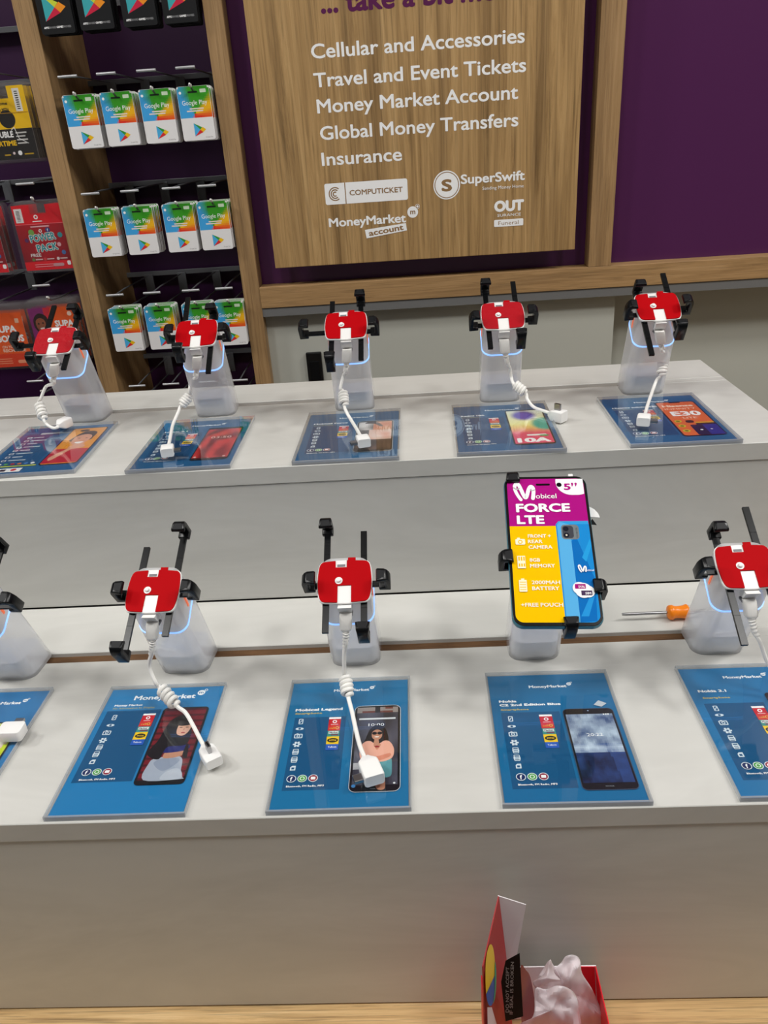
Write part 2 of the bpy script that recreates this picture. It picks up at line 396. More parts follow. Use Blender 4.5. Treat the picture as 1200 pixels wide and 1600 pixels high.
# ------------------------------------------------------------------ hooks and gift cards in the left wall bay
def wire_bar(x0, x1, z, label):
    o = MB().box(x0, x1, 1.512, 1.516, -0.0042, 0.0042).box(x0, x1, 1.513, 1.534, -0.0015, 0.0015).build('hook_rail', M['darkmetal'], bevel=0.0004)
    o.location = (0, 0, LOW+z); return tag(o, label, 'rail')
def make_hook():
    h = thing('display_hook', '', 'hook')
    pr = MB().tube([(0, .185, -.030), (0, .06, -.030), (0, .022, -.028), (0, .012, -.022)], 0.0016, 8).build('prong', M['darkmetal'], h, True)
    MB().tube([(0, .016, -.0245), (0, .013, -.0225), (0, .0095, -.0205)], [0.0016, 0.0028, 0.0012], 10).build('tip', M['white'], pr, True)
    MB().tube([(0, .185, .002), (0, .05, .002), (0, .004, 0)], 0.0012, 8).build('label_wire', M['darkmetal'], h, True)
    MB().tube([(-.0145, 0, 0), (.0145, 0, 0)], 0.0019, 10).build('label_bar', M['chrome'], h, True)
    MB().box(-.008, .008, .190, .194, -.034, .004).build('backplate', M['darkmetal'], h, bevel=0.0006)
    return h
HOOK = make_hook(); hook_used = [False]
def hook(x, z, label, y=1.313):
    h = HOOK if not hook_used[0] else copy_tree(HOOK); hook_used[0] = True
    h.location = (x, y, LOW+z); h['label'] = label; return h

BLUE, GREEN, YEL, REDC = C(66, 168, 232), C(58, 160, 34), C(246, 186, 26), C(232, 52, 34)
def gp_grad(u, v):      # v: 0 at the white border, 1 at the card top
    a = math.degrees(math.atan2((v-0.12)*0.9, u-0.44)) % 360
    stops = ((0, C(240, 110, 30)), (20, YEL), (34, YEL), (52, GREEN), (98, GREEN), (124, BLUE), (235, BLUE), (272, REDC), (340, REDC), (360, C(240, 110, 30)))
    for (a0, c0), (a1, c1) in zip(stops, stops[1:]):
        if a0 <= a <= a1: return mixc(c0, c1, (a-a0)/(a1-a0))
    return YEL
def play(a, x, y, s, cols):
    P = lambda u, v: (x+u*s, y+v*s)
    a.poly([P(0, 0), P(.5, .5), P(0, 1)], cols[0]); a.poly([P(0, 1), P(.5, .5), P(.68, .67)], cols[1])
    a.poly([P(.5, .5), P(.72, .29), P(1, .5), P(.72, .69)], cols[2]); a.poly([P(0, 0), P(.5, .5), P(.72, .29), P(.68, .27)], cols[3])
CW, CH = 51.0, 75.0
def card_mesh(front, body):
    """card body with rounded corners; the print sits on its front face"""
    me_b = MB().prism(rrect(-CW/2, 0, CW/2, CH, 3.2), 0, -0.9).build('x', M['white'])
    front.rectless = True
    return me_b
def gift_face():
    a = Art(0.012)
    a.poly(rrect(-CW/2, 0, CW/2, CH, 3.2), C(240, 238, 238))
    b = 31.5
    a.image(-CW/2+.4, b, CW/2-.4, CH-3.2, 18, 14, gp_grad)
    a.image(-CW/2+3.0, CH-3.2, CW/2-3.0, CH-.3, 18, 1, lambda u, v: gp_grad(u, 1))
    a.text("Google Play", -CW/2+6, 49.5, 39, 6.6, WHITE, 0.0, 3)
    for k, (x0, x1) in enumerate(((-9, 13), (-14, 11.5))): a.rect(x0, 43.2-k*3.2, x1, 45-k*3.2, C(240, 226, 214))
    a.rect(10.5, 65.5, 20, 70.5, C(214, 236, 206), .8); a.disc(-20.5, 66.5, 2.0, WHITE)
    a.rect(-8.5, 65.6, 6.5, 68.2, C(20, 40, 24), 1.2)
    play(a, -6.5, 5.5, 18.5, (C(76, 178, 232), C(52, 156, 56), C(246, 196, 18), C(222, 44, 48)))
    a.text("Google Play", 10, 3.2, 11.5, 1.6, C(150, 150, 150))
    return a
def black_face():
    a = Art(0.012)
    a.poly(rrect(-CW/2, 0, CW/2, CH, 3.2), C(16, 17, 20))
    play(a, -16, 16.5, 34, (C(60, 170, 178), C(206, 218, 60), C(246, 150, 30), C(206, 26, 64)))
    x = -21
    for w, g, c in (("APPS", 8, WHITE), ("BOOKS", 11, C(140, 140, 142)), ("GAMES", 11, WHITE), ("MOVIES", 12, C(140, 140, 142))):
        a.text(w, x, 7.2, g-.6, 3.0, c, 0.05, 1); x += g
    return a
def make_card(face, edgecol, name):
    b = MB().prism(rrect(-CW/2, 0, CW/2, CH, 3.2), 0, -0.9)
    a = face; n0 = len(a.v); a.v = [(x, y, z+0.01) for x, y, z in a.v]
    a.v += b.v; a.f += [tuple(i+n0 for i in f) for f in b.f]; a.c += [edgecol]*len(b.f)
    o = a.build(name, M['paper'], None, wall_mx(0)); return o
GC = make_card(gift_face(), C(232, 228, 226), 'gift_card'); BC = make_card(black_face(), C(52, 52, 54), 'gift_card')
used = set()
def stack(src, x, z, n, pitch, lab_front, lab_rest, group, tilt=0.0):
    for k in range(n):
        o = src if src.name not in used else src.copy()
        if src.name in used: COL.objects.link(o)
        used.add(src.name)
        j = 0 if k == 0 else 1
        o.location = (x+j*random.uniform(-.0012, .0012), 1.338+k*pitch, LOW+z+j*random.uniform(-.0012, .0008))
        o.rotation_euler = (0, j*random.uniform(-.012, .012)+tilt, 0)
        tag(o, lab_front if k == 0 else lab_rest, 'gift card', group)
PL = ('leftmost', 'second from left', 'third from left', 'rightmost')
RW = ('top colourful row', 'middle colourful row', 'bottom colourful row')
xs_r = ((-.502, -.4428, -.3815, -.3220), (-.5085, -.4445, -.3770, -.3195), (-.5035, -.4400, -.3735, -.3170))
for r, (zb, xs) in enumerate(zip((.4495, .2845, .1235), xs_r)):
    for i, x in enumerate(xs):
        stack(GC, x, zb, 9, 0.0042, 'front gift card with rainbow top, %s stack of the %s' % (PL[i], RW[r]),
              'white-edged gift card behind the front one, %s stack of the %s' % (PL[i], RW[r]),
              'gift cards in the %s stack of the %s' % (PL[i], RW[r]))
for i, x in enumerate((-.5100, -.4500, -.3845, -.3230)):
    stack(BC, x, .6055+(.0015 if i else 0), 9, 0.0042, 'black gift card with bright triangle at the top edge, %s front card' % PL[i],
          'black gift card hidden behind the front card, %s black stack' % PL[i], 'black gift cards in the %s stack' % PL[i])
for r, z in enumerate((.5475, .3840, .2250, .0665)):
    wire_bar(-.545, -.291, z+.004, 'grey metal hook rail across purple bay, ' + ('above the top colourful card row', 'above the middle colourful card row', 'above the bottom colourful card row', 'lowest, just above the white stand')[r])
    for i, x in enumerate((xs_r[r] if r < 3 else (-.498, -.437, -.372, -.314))):
        hook(x+.003 if r else x, z, '%s metal hook with label bar %s' % (PL[i], ('above the top colourful card row', 'above the middle colourful card row', 'above the bottom colourful card row', 'in the empty lowest row')[r]))
wire_bar(-.545, -.291, .665, 'grey metal hook rail behind the black gift cards')

# ------------------------------------------------------------------ blister packs in the far left bay
PW, PH = 82.0, 104.0
def starter_art(kind):
    a = Art(0.015); x0, x1 = -PW/2, PW/2
    if kind == 'yellow':
        Y = C(250, 200, 8); a.poly([(x0, 0), (x1, 0), (x1, PH), (14, PH), (14, PH-17), (-14, PH-17), (-14, PH), (x0, PH)], Y)
        a.rect(x0, 0, x1, 44, C(24, 22, 22)); a.disc(4, 58, 13, C(24, 22, 22))
        a.rect(22, 68, 33, 100, C(238, 236, 232))
        for k in range(9): a.rect(25, 71+k*3, 30, 72.4+k*3, C(30, 30, 30))
        a.text("welcome", -16, 78, 26, 5, C(30, 28, 24), .03); a.text("TO MTN", -10, 69, 20, 5, C(30, 28, 24), .03)
        a.text("DOUBLE", -30, 32, 38, 9.5, WHITE, .05); a.text("AIRTIME", -30, 20, 40, 8, Y, .05)
        for k in range(4): a.rect(12, 37-k*5, 30-(k % 2)*3, 39-k*5, C(210, 208, 204))
        a.line([(6, 42), (12, 46), (16, 30), (30, 22)], .8, WHITE); a.disc(12, 9, 3.4, WHITE); a.disc(2, 9, 2, C(240, 220, 220))
        a.rect(-14, 6, -4, 8, C(200, 160, 20)); a.rect(19, 6, 34, 8, C(200, 160, 20))
        a.line([(x0, 66.5), (x1, 66.5)], .7, C(190, 140, 0))
    elif kind == 'red':
        R1, R2, R3 = C(228, 6, 30), C(176, 6, 26), C(214, 20, 40)
        a.poly([(x0, 0), (x1, 0), (x1, PH), (16, PH), (16, PH-14), (-11, PH-14), (-11, PH), (x0, PH)], R1)
        a.image(x0, 14, x1, 74, 14, 12, lambda u, v: mixc(R2, C(110, 4, 22), abs(u-.5)*1.3*(1.2-v)))
        a.line([(x0, 74), (x1, 74)], .9, C(250, 110, 120))
        a.rect(x0+3, 77, x0+16, 99, C(238, 234, 232))
        for k in range(8): a.rect(x0+6, 80+k*2.1, x0+12, 81+k*2.1, C(60, 60, 60))
        a.ring(-3, 85, 3.6, 1.8, WHITE); a.rect(-10, 77.5, 6, 79, WHITE)
        a.rect(-16, 69, 16, 71, C(238, 180, 186)); a.ring(-1, 63, 2.7, 1.2, WHITE)
        a.disc(12, 64, 4, C(48, 66, 132)); a.text("f", 11, 61.5, 2, 5, WHITE, .04)
        a.disc(-17, 61, 5, C(120, 168, 80)); a.disc(31, 55, 4.2, C(50, 150, 158)); a.disc(26, 40, 3.4, C(226, 170, 178)); a.disc(31, 27, 3.6, C(70, 110, 170)); a.disc(-15, 33, 3, C(200, 40, 60)); a.disc(-28, 49, 3.4, C(96, 40, 96))
        for dx, dy, b, col in ((0, 0, .12, C(236, 226, 220)), (0, 0, .035, C(28, 148, 156))):
            a.text("POWER", -21+dx-(1.2 if b > .1 else 0), 45+dy-(.8 if b > .1 else 0), 44+(2.4 if b > .1 else 0), 12.5+(1.6 if b > .1 else 0), col, b, 2, .08)
            a.text("PACK", -13-(1.2 if b > .1 else 0), 29-(.8 if b > .1 else 0), 36+(2.4 if b > .1 else 0), 12.5+(1.6 if b > .1 else 0), col, b, 2, .08)
        a.text("FREE", -27, 22, 18, 5.5, C(240, 226, 226), .03)
        for k, x in enumerate((-24, -4, 19)):
            a.disc(x, 17.5, 2.6, (C(110, 130, 70), C(214, 60, 66), C(230, 214, 214))[k]); a.rect(x+3.5, 16.6, x+16, 18.4, C(226, 190, 190))
        a.rect(-24, 5, 8, 6.2, C(250, 150, 160)); a.rect(-24, 8.5, 14, 9.6, C(250, 150, 160)); a.rect(8, 5, 27, 10, C(206, 150, 156), 2.4); a.rect(33, 6, 39, 13, WHITE, 2)
    else:
        O = C(240, 92, 22)
        a.poly([(x0, 0), (x1, 0), (x1, PH-8), (x0, PH-8)], O)
        a.rect(x0, 0, x1, 24, C(226, 62, 24))
        if kind == 'girl':
            a.poly([(x0, PH-8), (-8, PH-8), (-18, 40), (x0, 34)], C(132, 34, 110)); a.poly([(-14, PH-8), (0, PH-8), (-14, 62)], C(214, 40, 60))
            a.poly(smooth2([(-36, 30), (-10, 30), (-10, 44), (-22, 54), (-36, 46)]), C(160, 60, 160))
            a.poly(smooth2([(-34, 78), (-23, 87), (-10, 80), (-12, 60), (-24, 50), (-35, 62)]), C(36, 20, 18))
            a.poly(smooth2([(-31, 74), (-23, 79), (-15, 74), (-15, 62), (-22, 53), (-31, 62)]), C(150, 84, 56))
            a.poly(smooth2([(-26, 61), (-18, 62), (-21, 57)]), C(244, 236, 230)); a.disc(-27, 69, 1.5, C(20, 12, 10)); a.disc(-19, 70, 1.5, C(20, 12, 10))
            a.text("SUPA", 2, 62, 34, 12, WHITE, .06); a.text("BONUS", 2, 46, 36, 12, WHITE, .06); a.disc(32, 84, 4, C(250, 220, 200))
        else:
            a.text("SUPA", -14, 62, 40, 13, WHITE, .06); a.text("BONUS", -14, 45, 50, 13, WHITE, .06); a.rect(27, 78, 34, 86, C(246, 200, 170), 1)
            a.text("ON YOUR", -8, 34, 28, 5, C(252, 214, 190), .03); a.text("RECHARGE", -8, 27, 42, 6, C(252, 214, 190), .04)
        for k in range(3): a.rect(-34, 14-k*4, 4, 15.6-k*4, C(246, 150, 110))
        a.rect(14, 6, 34, 12, C(246, 160, 120), 2.5)
    return a
def make_pack(kind, name):
    p = thing(name, '', 'sim pack')
    a = starter_art(kind); n0 = len(a.v)
    b = MB().box(-PW/2, PW/2, 0, PH-18, -0.8, -0.1); a.v += b.v; a.f += [tuple(i+n0 for i in f) for f in b.f]; a.c += [C(220, 210, 205)]*len(b.f)
    a.build('insert_card', M['gloss'], p, wall_mx(0.004))
    pr = rrect(-PW/2-6, -6, PW/2+6, PH+6, 8)
    hole = rrect(-9, PH-8, 9, PH-2, 2.6)
    s = MB().rings([[(x*.001*k, yy, (y-PH/2)*.001*k+PH*.0005) for x, y in pr] for k, yy in ((1.0, .0145), (1.0, .012), (.985, .0105), (.96, .001), (.945, 0))])
    s.build('blister', M['blister'], p, True)
    return p
PK = {k: make_pack(k, 'starter_pack') for k in ('yellow', 'red', 'girl', 'orange')}
pused = set()
def packs(kind, x, zb, n, front, rest, group, y=1.352):
    for k in range(n):
        o = PK[kind] if kind not in pused else copy_tree(PK[kind]); pused.add(kind)
        o.location = (x+(0 if k == 0 else random.uniform(-.001, .001)), y+k*.0158, LOW+zb); tag(o, front if k == 0 else rest, 'sim pack', group)
packs('yellow', -.6335, .441, 3, 'yellow and black pack in clear blister, top left edge', 'clear blister pack behind the yellow and black one', 'yellow packs on the left hook')
packs('red', -.6195, .2675, 3, 'red pack with turquoise bubble lettering beside oak post', 'clear blister pack behind the red pack beside the post', 'red packs next to the oak post')
packs('red', -.7330, .2675, 3, 'red pack cut off by left photo edge, middle row', 'clear blister pack behind the cut off red pack', 'red packs at the left photo edge')
packs('girl', -.6370, .108, 3, 'orange and purple pack with smiling child, bottom row', 'clear blister pack behind the orange and purple one', 'orange packs with child')
packs('orange', -.7330, .103, 3, 'plain orange pack with white lettering at left photo edge', 'clear blister pack behind the plain orange one', 'plain orange packs')
for z, lab in ((.640, 'above the yellow pack, highest'), (.562, 'just behind the yellow pack'), (.405, 'above the red packs'), (.248, 'above the orange packs'), (.086, 'below the orange packs')):
    wire_bar(-1.2, -.5765, z, 'grey metal hook rail in far left bay, ' + lab)
for x, z, lab in ((-.6335, .562, 'holding the yellow pack'), (-.607, .405, 'above the red pack beside the post'), (-.730, .405, 'above the cut off red pack'), (-.622, .248, 'above the orange pack with child'), (-.730, .248, 'above the plain orange pack'), (-.676, .0855, 'empty, below the orange packs')):
    hook(x, z, 'metal hook with label bar in far left bay, ' + lab)

# ------------------------------------------------------------------ black socket on the grey wall
so = thing('wall_socket', 'black glossy socket plate on grey wall behind the stand', 'socket')
p0 = at(478, 550, 1, YW+.021); p1 = at(507, 597, 1, YW+.021)
zc = p1.z-.012; so.location = ((p0.x+p1.x)/2, YW+.021, (p0.z+zc)/2); hw = (p1.x-p0.x)/2; hh = (p0.z-zc)/2
MB().box(-hw, hw, -.008, 0, -hh, hh).build('plate', M['socketblack'], so, bevel=.002)
MB().box(-hw*.6, hw*.6, -.0095, -.008, -hh*.6, hh*.55).build('outlet', M['black'], so, bevel=.0006)

# ------------------------------------------------------------------ phone holders
TH = 0.56829; TT = math.tan(TH)
PO = Vector((0, -0.021655, 0.1035))
PM = Matrix.Translation(PO) @ Matrix.Rotation(TH, 4, 'X')          # plate frame: x = u, y = up the plate, z = off the plate
def plane_z(y0, py, pz, T, lean=0.385): return (pz+(y0-py)*T)/(1+lean*T)
def section(w, d, r, k=1.0, n=7): return [(x, y) for x, y in rrect(-w/2*k, -d/2*k, w/2*k, d/2*k, r*k, n)]
YC = 0.0228
SHAPE = [(-.0195, -.0185), (-.0222, -.0125), (-.0233, 0), (-.0224, .0125), (-.0203, .0178), (-.0155, .0192), (0, .0200), (.0155, .0192), (.0203, .0178), (.0224, .0125), (.0233, 0), (.0222, -.0125), (.0195, -.0185), (.013, -.0197), (0, -.0202), (-.013, -.0197)]
def body_pt(x, y0, z): return (x, y0-0.385*z, z)
def make_stand(worn=False):
    s = thing('phone_holder', '', 'phone holder')
    sec = [(x, y+YC) for x, y in section(.0462, .0456, .011)]
    led = lambda y0, o=0.0: plane_z(y0, -.0222, .0611+o, .72)
    R = [[body_pt(x*.985, (y-YC)*.985+YC, 0) for x, y in sec], [body_pt(x, y, .0012) for x, y in sec]]
    for t in (.25, .5, .75): R.append([body_pt(x*(1-.03*t), (y-YC)*(1-.03*t)+YC, .0012+(led(y)-.0012)*t) for x, y in sec])
    R.append([body_pt(x*.97, (y-YC)*.97+YC, led(y)) for x, y in sec])
    MB().rings(R).build('shell', M['shell'], s, True)
    c2 = [(x*.88, (y-YC)*.88+YC) for x, y in sec]
    MB().rings([[body_pt(x, y, .001) for x, y in c2], [body_pt(x, y, .024) for x, y in c2]]).build('inner_base', M['core'], s, True)
    L = [(x*.972, (y-YC)*.972+YC) for x, y in sec]
    Li = [(x*.93, (y-YC)*.93+YC) for x, y in sec]
    band = [[body_pt(x, y, led(y)-.0002) for x, y in Li], [body_pt(x, y, led(y)-.0002) for x, y in L], [body_pt(x, y, led(y)+.0009) for x, y in L], [body_pt(x, y, led(y)+.0009) for x, y in Li]]
    MB().rings(band+[band[0]], False).build('light_ring', M['led'], s, True)
    hd = [(x*.945, (y-YC)*.945+YC) for x, y in sec]
    top = lambda y0: plane_z(y0, PO.y, PO.z-.0022/math.cos(TH), TT)
    MB().rings([[body_pt(x, y, led(y)+.0011) for x, y in hd], [body_pt(x*.985, y, (led(y)+top(y))/2) for x, y in hd], [body_pt(x*.95, (y-YC)*.93+YC, top((y-YC)*.93+YC)) for x, y in hd]]).build('head', M['head'], s, True)
    for sx in (-1, 1):
        MB().box(sx*.0212-.0009, sx*.0212+.0009, -.0012, .0012, 0, .013).xf(Matrix.Translation((0, .002-.0095, .0795)) @ Matrix.Rotation(-.36, 4, 'X').inverted()).build('indicator', M['orange_led'], s)
    sh = smooth2(SHAPE, 4)
    pl = MB().prism(sh, -.0022, 0).xf(PM).build('plate', M['white'], s, bevel=.0005)
    w, h = .0233, .0200
    k = [(x*.965, y*.965) for x, y in sh]
    # red pad with a notch at the top and a slot at the bottom
    up = [p for p in k if p[1] >= -1]  # full outline, counted round
    def clip_notches(pts):
        out = []; pts = pts[:]
        i0 = min(range(len(pts)), key=lambda i: pts[i][0]); pts = pts[i0:]+pts[:i0]   # starts at far left and runs over the top to the right
        topL, topR, botL, botR = -.0077, .0017, -.0058, .0056
        done_t = done_b = False
        for x, y in pts:
            if y > 0 and topL <= x <= topR:
                if not done_t: out += [(topL, .0190), (topL, .0128), (topR, .0128), (topR, .0193)]; done_t = True
                continue
            if y < 0 and botL <= x <= botR:
                if not done_b: out += [(botR, -.0192), (botR, -.0040), (botL, -.0040), (botL, -.0192)]; done_b = True
                continue
            out.append((x, y))
        return out
    pad = clip_notches(k)
    MB().prism(pad, .0001, .0009).xf(PM).build('red_pad', M['redfilm' if worn else 'red'], s)
    MB().box(-.0063, .0004, .0136, .0158, .0001, .0003).xf(PM).build('slot_mark', M['grey_dk'], s)
    MB().tube([(-.0048, .0003, 0), (-.0048, .0003, .0012), (-.0048, .0003, .00125)], [.0032, .0032, .0026], 20).xf(PM).build('button_ring', M['white'], s, True)
    MB().tube([(-.0048, .0003, .0011), (-.0048, .0003, .0030), (-.0048, .0003, .0034)], [.0019, .0019, .0012], 16).xf(PM).build('button', M['white'], s, True)
    MB().box(.0026, .0092, .0186, .0222, -.0004, .0004).xf(PM).build('pull_tab', M['red'], s, bevel=.0003)
    MB().box(-.0056, .0056, -.0368, -.0300, .0788, .0806).build('socket', M['grey_dk'], s)
    MB().prism([(-.0056, .083), (.0056, .083), (.0056, .0905), (-.0056, .0905)], -.0368, -.028, lambda a, b, c: (a, c-(b-.083)*.75, b)).build('socket_channel', M['white'], s)
    return s
STAND = make_stand(); STANDW = make_stand(True)
def claw_mb():
    prof = [(0, -.0080), (.0004, .0060), (-.0004, .0092), (-.0022, .0120), (-.0046, .0133), (-.0104, .0126), (-.0114, .0110), (-.0114, .0093), (-.0052, .0090), (-.0046, .0078), (-.0046, -.0030), (-.0098, -.0032), (-.0098, -.0075)]
    m = MB(); n = len(prof); wd = lambda q: .0048+.0012*max(0, min(1, (q+.004)/.012))
    tp = lambda a, b: wd(b)-(.0018*max(0, min(1, (a+.0075)/.0075)) if b > .005 else 0)
    vs = [(a, -tp(a, b), b) for a, b in prof]+[(a, tp(a, b), b) for a, b in prof]
    m.add(vs, [tuple(range(n))[::-1], tuple(range(n, 2*n))]+[(i, (i+1) % n, n+(i+1) % n, n+i) for i in range(n)])
    return m
def arm(stand, kind, claw_uv, end):
    """kind 'V': rod runs along the plate at u, claw at v = claw_uv[1], bare tip at v = end; 'H': short rod across"""
    u, v = claw_uv
    if kind == 'V':
        sg_ = 1 if v > end else -1; u = .0158*(1 if u > 0 else -1)
        rod = MB().box(u-.0027, u+.0027, min(v+sg_*.003, end), max(v+sg_*.003, end), -.0062, -.0036)
        for q in (.25, .5, .75): rod.box(u-.0027, u+.0027, end+(v-end)*q-.0003, end+(v-end)*q+.0003, -.0036, -.0034)
        cm = Matrix.Translation((u, v+sg_*.0056, 0)) @ Matrix.Rotation(math.radians(90*sg_), 4, 'Z')
    else:
        sg_ = 1 if u > 0 else -1
        rod = MB().box(min(u+sg_*.003, end), max(u+sg_*.003, end), v-.0027, v+.0027, -.0062, -.0036)
        cm = Matrix.Translation((u+sg_*.0056, v, 0)) @ Matrix.Rotation(0 if sg_ > 0 else math.pi, 4, 'Z')
    a = rod.xf(PM).build('arm', M['black'], stand, bevel=.0004, seg=1)
    c = claw_mb().xf(PM @ cm).build('claw', M['black'], a, True, bevel=.0011, seg=3)
    MB().prism([(-.0100, -.0046), (-.0100, .0046), (-.0036, .0034), (-.0036, -.0034)], .0122, .0135).xf(PM @ cm @ Matrix.Rotation(-.06, 4, 'Y')).build('grip_pad', M['blackpad'], c, bevel=.0005)
ST = {   # x, y, turn, deck, T, left/right rod ends, side claws
 'S1': (-.3921, .5676, -3.0, LOW, (35.2, 50.8), -40, (-16, -48), 45, (-28, -1), (45.5, -5)),
 'S2': (-.2277, .5676, -3.1, LOW, (24.3, 57.1), -39.1, (-19.9, -54.8), 44.4, (-27.7, -2.0), (33.0, -1.1)),
 'S3': (-.0673, .5701, 0.1, LOW, (-12.8, 51.8), -43.7, (15.2, -47.2), 49.7, (-29.1, -1.2), (32.6, -1.3)),
 'S4': (.0959, .5684, 0.0, LOW, (-12.5, 90.6), -20, (19.3, -48.9), 30, (-28.9, 12.4), (43.0, -17.7)),
 'S5': (.2591, .5666, -0.1, LOW, (-16.6, 33.2), -65.2, (16, -42), 58.3, (-34.3, -1.4), (30, -1)),
 'U1': (-.3972, .8597, -0.1, UP, (28.6, 41.8), -39.2, (-16.7, -31.7), 60.5, (-42.1, -0.6), (32.1, -4.6)),
 'U2': (-.2379, .8557, 2.2, UP, (24.6, 29.5), -55.1, (-19.2, -29.5), 61.5, (-28.2, -1.5), (31.7, -4.3)),
 'U3': (-.0726, .8505, 0.3, UP, (19.8, 38.1), -46.8, (-18.8, -53.2), 41.9, (-44.9, -4.7), (30.2, -6.2)),
 'U4': (.0960, .8528, -0.8, UP, (-16.8, 42.8), -42.1, (16.3, -36.8), 55.4, (-30.7, -8.3), (30.8, -3.8)),
 'U5': (.2591, .8520, -1.5, UP, (-16.4, 26.4), -63.4, (15.4, -36.9), 54.2, (-29.5, -6.0), (28.5, -2.1)),
}
SL = {
 'S1': 'white phone holder cut off by left edge, front step',
 'S2': 'white phone holder with red pad behind the blue card of the dark-haired woman',
 'S3': 'white phone holder with red pad behind the blue card of the woman in sunglasses',
 'S4': 'white phone holder gripping the magenta and yellow phone',
 'S5': 'white phone holder with red pad beside the orange screwdriver',
 'U1': 'white phone holder with worn red pad, leftmost on the back step',
 'U2': 'white phone holder with red pad behind the card of the red phone screen',
 'U3': 'white phone holder with red pad and left arm pulled far out, middle of back step',
 'U4': 'white phone holder with worn wrinkled pad behind the pastel wallpaper card',
 'U5': 'white phone holder with red pad, rightmost on the back step'}
HOLD = {}
first = {False: True, True: True}
for k, (x, y, a, z, T, te, B, be, Lc, Rc) in ST.items():
    wn = k in ('U1', 'U4'); src = STANDW if wn else STAND
    s = src if first[wn] else copy_tree(src)
    HOLD[k] = (s, first[wn]); first[wn] = False
    s.location = (x, y, z); s.rotation_euler = (0, 0, math.radians(a)); s['label'] = SL[k]
for k, (x, y, a, z, T, te, B, be, Lc, Rc) in ST.items():
    s = HOLD[k][0]; q = .001
    arm(s, 'V', (T[0]*q, T[1]*q), te*q); arm(s, 'V', (B[0]*q, B[1]*q), be*q)
    arm(s, 'H', (Lc[0]*q, Lc[1]*q), -.012); arm(s, 'H', (Rc[0]*q, Rc[1]*q), .012)
def holder_mx(k):
    x, y, a, z = ST[k][:4]; return Matrix.Translation((x, y, z)) @ Matrix.Rotation(math.radians(a), 4, 'Z')

# ------------------------------------------------------------------ the phone on its holder
PHW, PHH = 71.0, 141.0
PHM = holder_mx('S4') @ PM @ Matrix.Translation((.0089, .0201, .0006)) @ Matrix.Rotation(math.radians(-2.4), 4, 'Z')
ph = thing('smartphone', 'smartphone with magenta, yellow and blue demo screen clamped on a holder', 'phone')
ph.matrix_world = PHM
o = rrect(-PHW/2, -PHH/2, PHW/2, PHH/2, 9, 7)
MB().rings([[(x*k*.001, y*k*.001, zz) for x, y in o] for k, zz in ((.965, 0), (.99, .001), (1, .0028), (1, .0062), (.992, .0074))]).build('case', M['phone_side'], ph, True)
MB().prism([(x*.000985, y*.000992) for x, y in o], .0072, .0080).build('bezel', M['socketblack'], ph, bevel=.0003)
a = Art(0.012); MAG, YLW, SKY = C(178, 18, 132), C(252, 198, 0), C(36, 138, 208)
sx0, sx1, sy0, sy1 = -32.8, 32.8, -67.2, 67.6
scr = rrect(sx0, sy0, sx1, sy1, 6.5, 6)
a.poly(scr, YLW)
def clip_poly(pts, f):      # keep the side where f >= 0
    out = []
    for i in range(len(pts)):
        p, q_ = pts[i], pts[(i+1) % len(pts)]; fp, fq = f(p), f(q_)
        if fp >= 0: out.append(p)
        if (fp >= 0) != (fq >= 0):
            t = fp/(fp-fq); out.append((p[0]+(q_[0]-p[0])*t, p[1]+(q_[1]-p[1])*t))
    return out
a.poly(clip_poly(scr, lambda p: p[1]-20), MAG)
blu = clip_poly(clip_poly(scr, lambda p: p[0]-5.5), lambda p: 21.5-p[1])
a.poly(blu, C(30, 140, 214)); a.poly([(5.5, 21.5), (8, 24.5), (32.5, 24.5), (32.5, 21.5)], C(52, 160, 226))
a.poly([(6.5, -67), (6.5, 21), (9, 24), (17, 21), (17, -67)], C(92, 178, 232))
a.poly([(17, -67), (17, 5), (21, 10), (32.4, -30), (30, -66)], C(16, 110, 190))
a.poly([(24, -10), (32.4, 8), (32.4, 0), (27, -14)], C(40, 160, 226)); a.poly([(18, -62), (32, -34), (32, -40), (24, -62)], C(40, 150, 220))
a.rect(9.5, 7, 24, 21, C(120, 128, 132), 3); a.rect(10.5, 8, 19.5, 20, C(70, 72, 80), 2.5)
a.disc(13.5, 17, 2.3, C(30, 32, 44)); a.disc(13.5, 11, 2.3, C(30, 32, 44)); a.disc(13.5, 11, .8, C(230, 220, 200)); a.text("MOBICEL", 22.8, 8.5, 10, 1.4, C(60, 64, 66), .0, 1, math.pi/2)
a.poly(clip_poly(clip_poly(rrect(9, 50.5, 40, 78, 13, 8), lambda p: 67-p[1]), lambda p: 32.3-p[0]), WHITE)
a.text("5", 15.5, 55.5, 6, 7.2, MAG, .05, 3)
for q in (23.0, 26.0): a.disc(q, 61.9, 1.05, MAG); a.poly([(q-.6, 61.2), (q+1.05, 61.9), (q+.1, 59.2), (q-.6, 59.2)], MAG)
a.rect(-8, 60.5, 4, 62.4, C(20, 10, 18), .9); a.disc(11.8, 61, 2.2, C(14, 10, 20))
def ribbon(pts, w, col):
    p = [(v.x, v.y) for v in spline([(x, y, 0) for x, y in pts], 5)]; L = []; Rr = []
    for k, (x, y) in enumerate(p):
        x0, y0 = p[max(k-1, 0)]; x1, y1 = p[min(k+1, len(p)-1)]; d = math.hypot(x1-x0, y1-y0) or 1
        h = w/2*(.55+.45*math.sin(math.pi*min(1, (k+2)/(len(p)+2)*1.15 if k < len(p)/2 else 1)) if False else 1)
        L.append((x-(y1-y0)/d*h, y+(x1-x0)/d*h)); Rr.append((x+(y1-y0)/d*h, y-(x1-x0)/d*h))
    vs = L+Rr; n = len(p); a.raw(vs, [(k, k+1, n+k+1, n+k) for k in range(n-1)], col)
    for q in (p[0], p[-1]): a.disc(q[0], q[1], w/2, col, n=14)
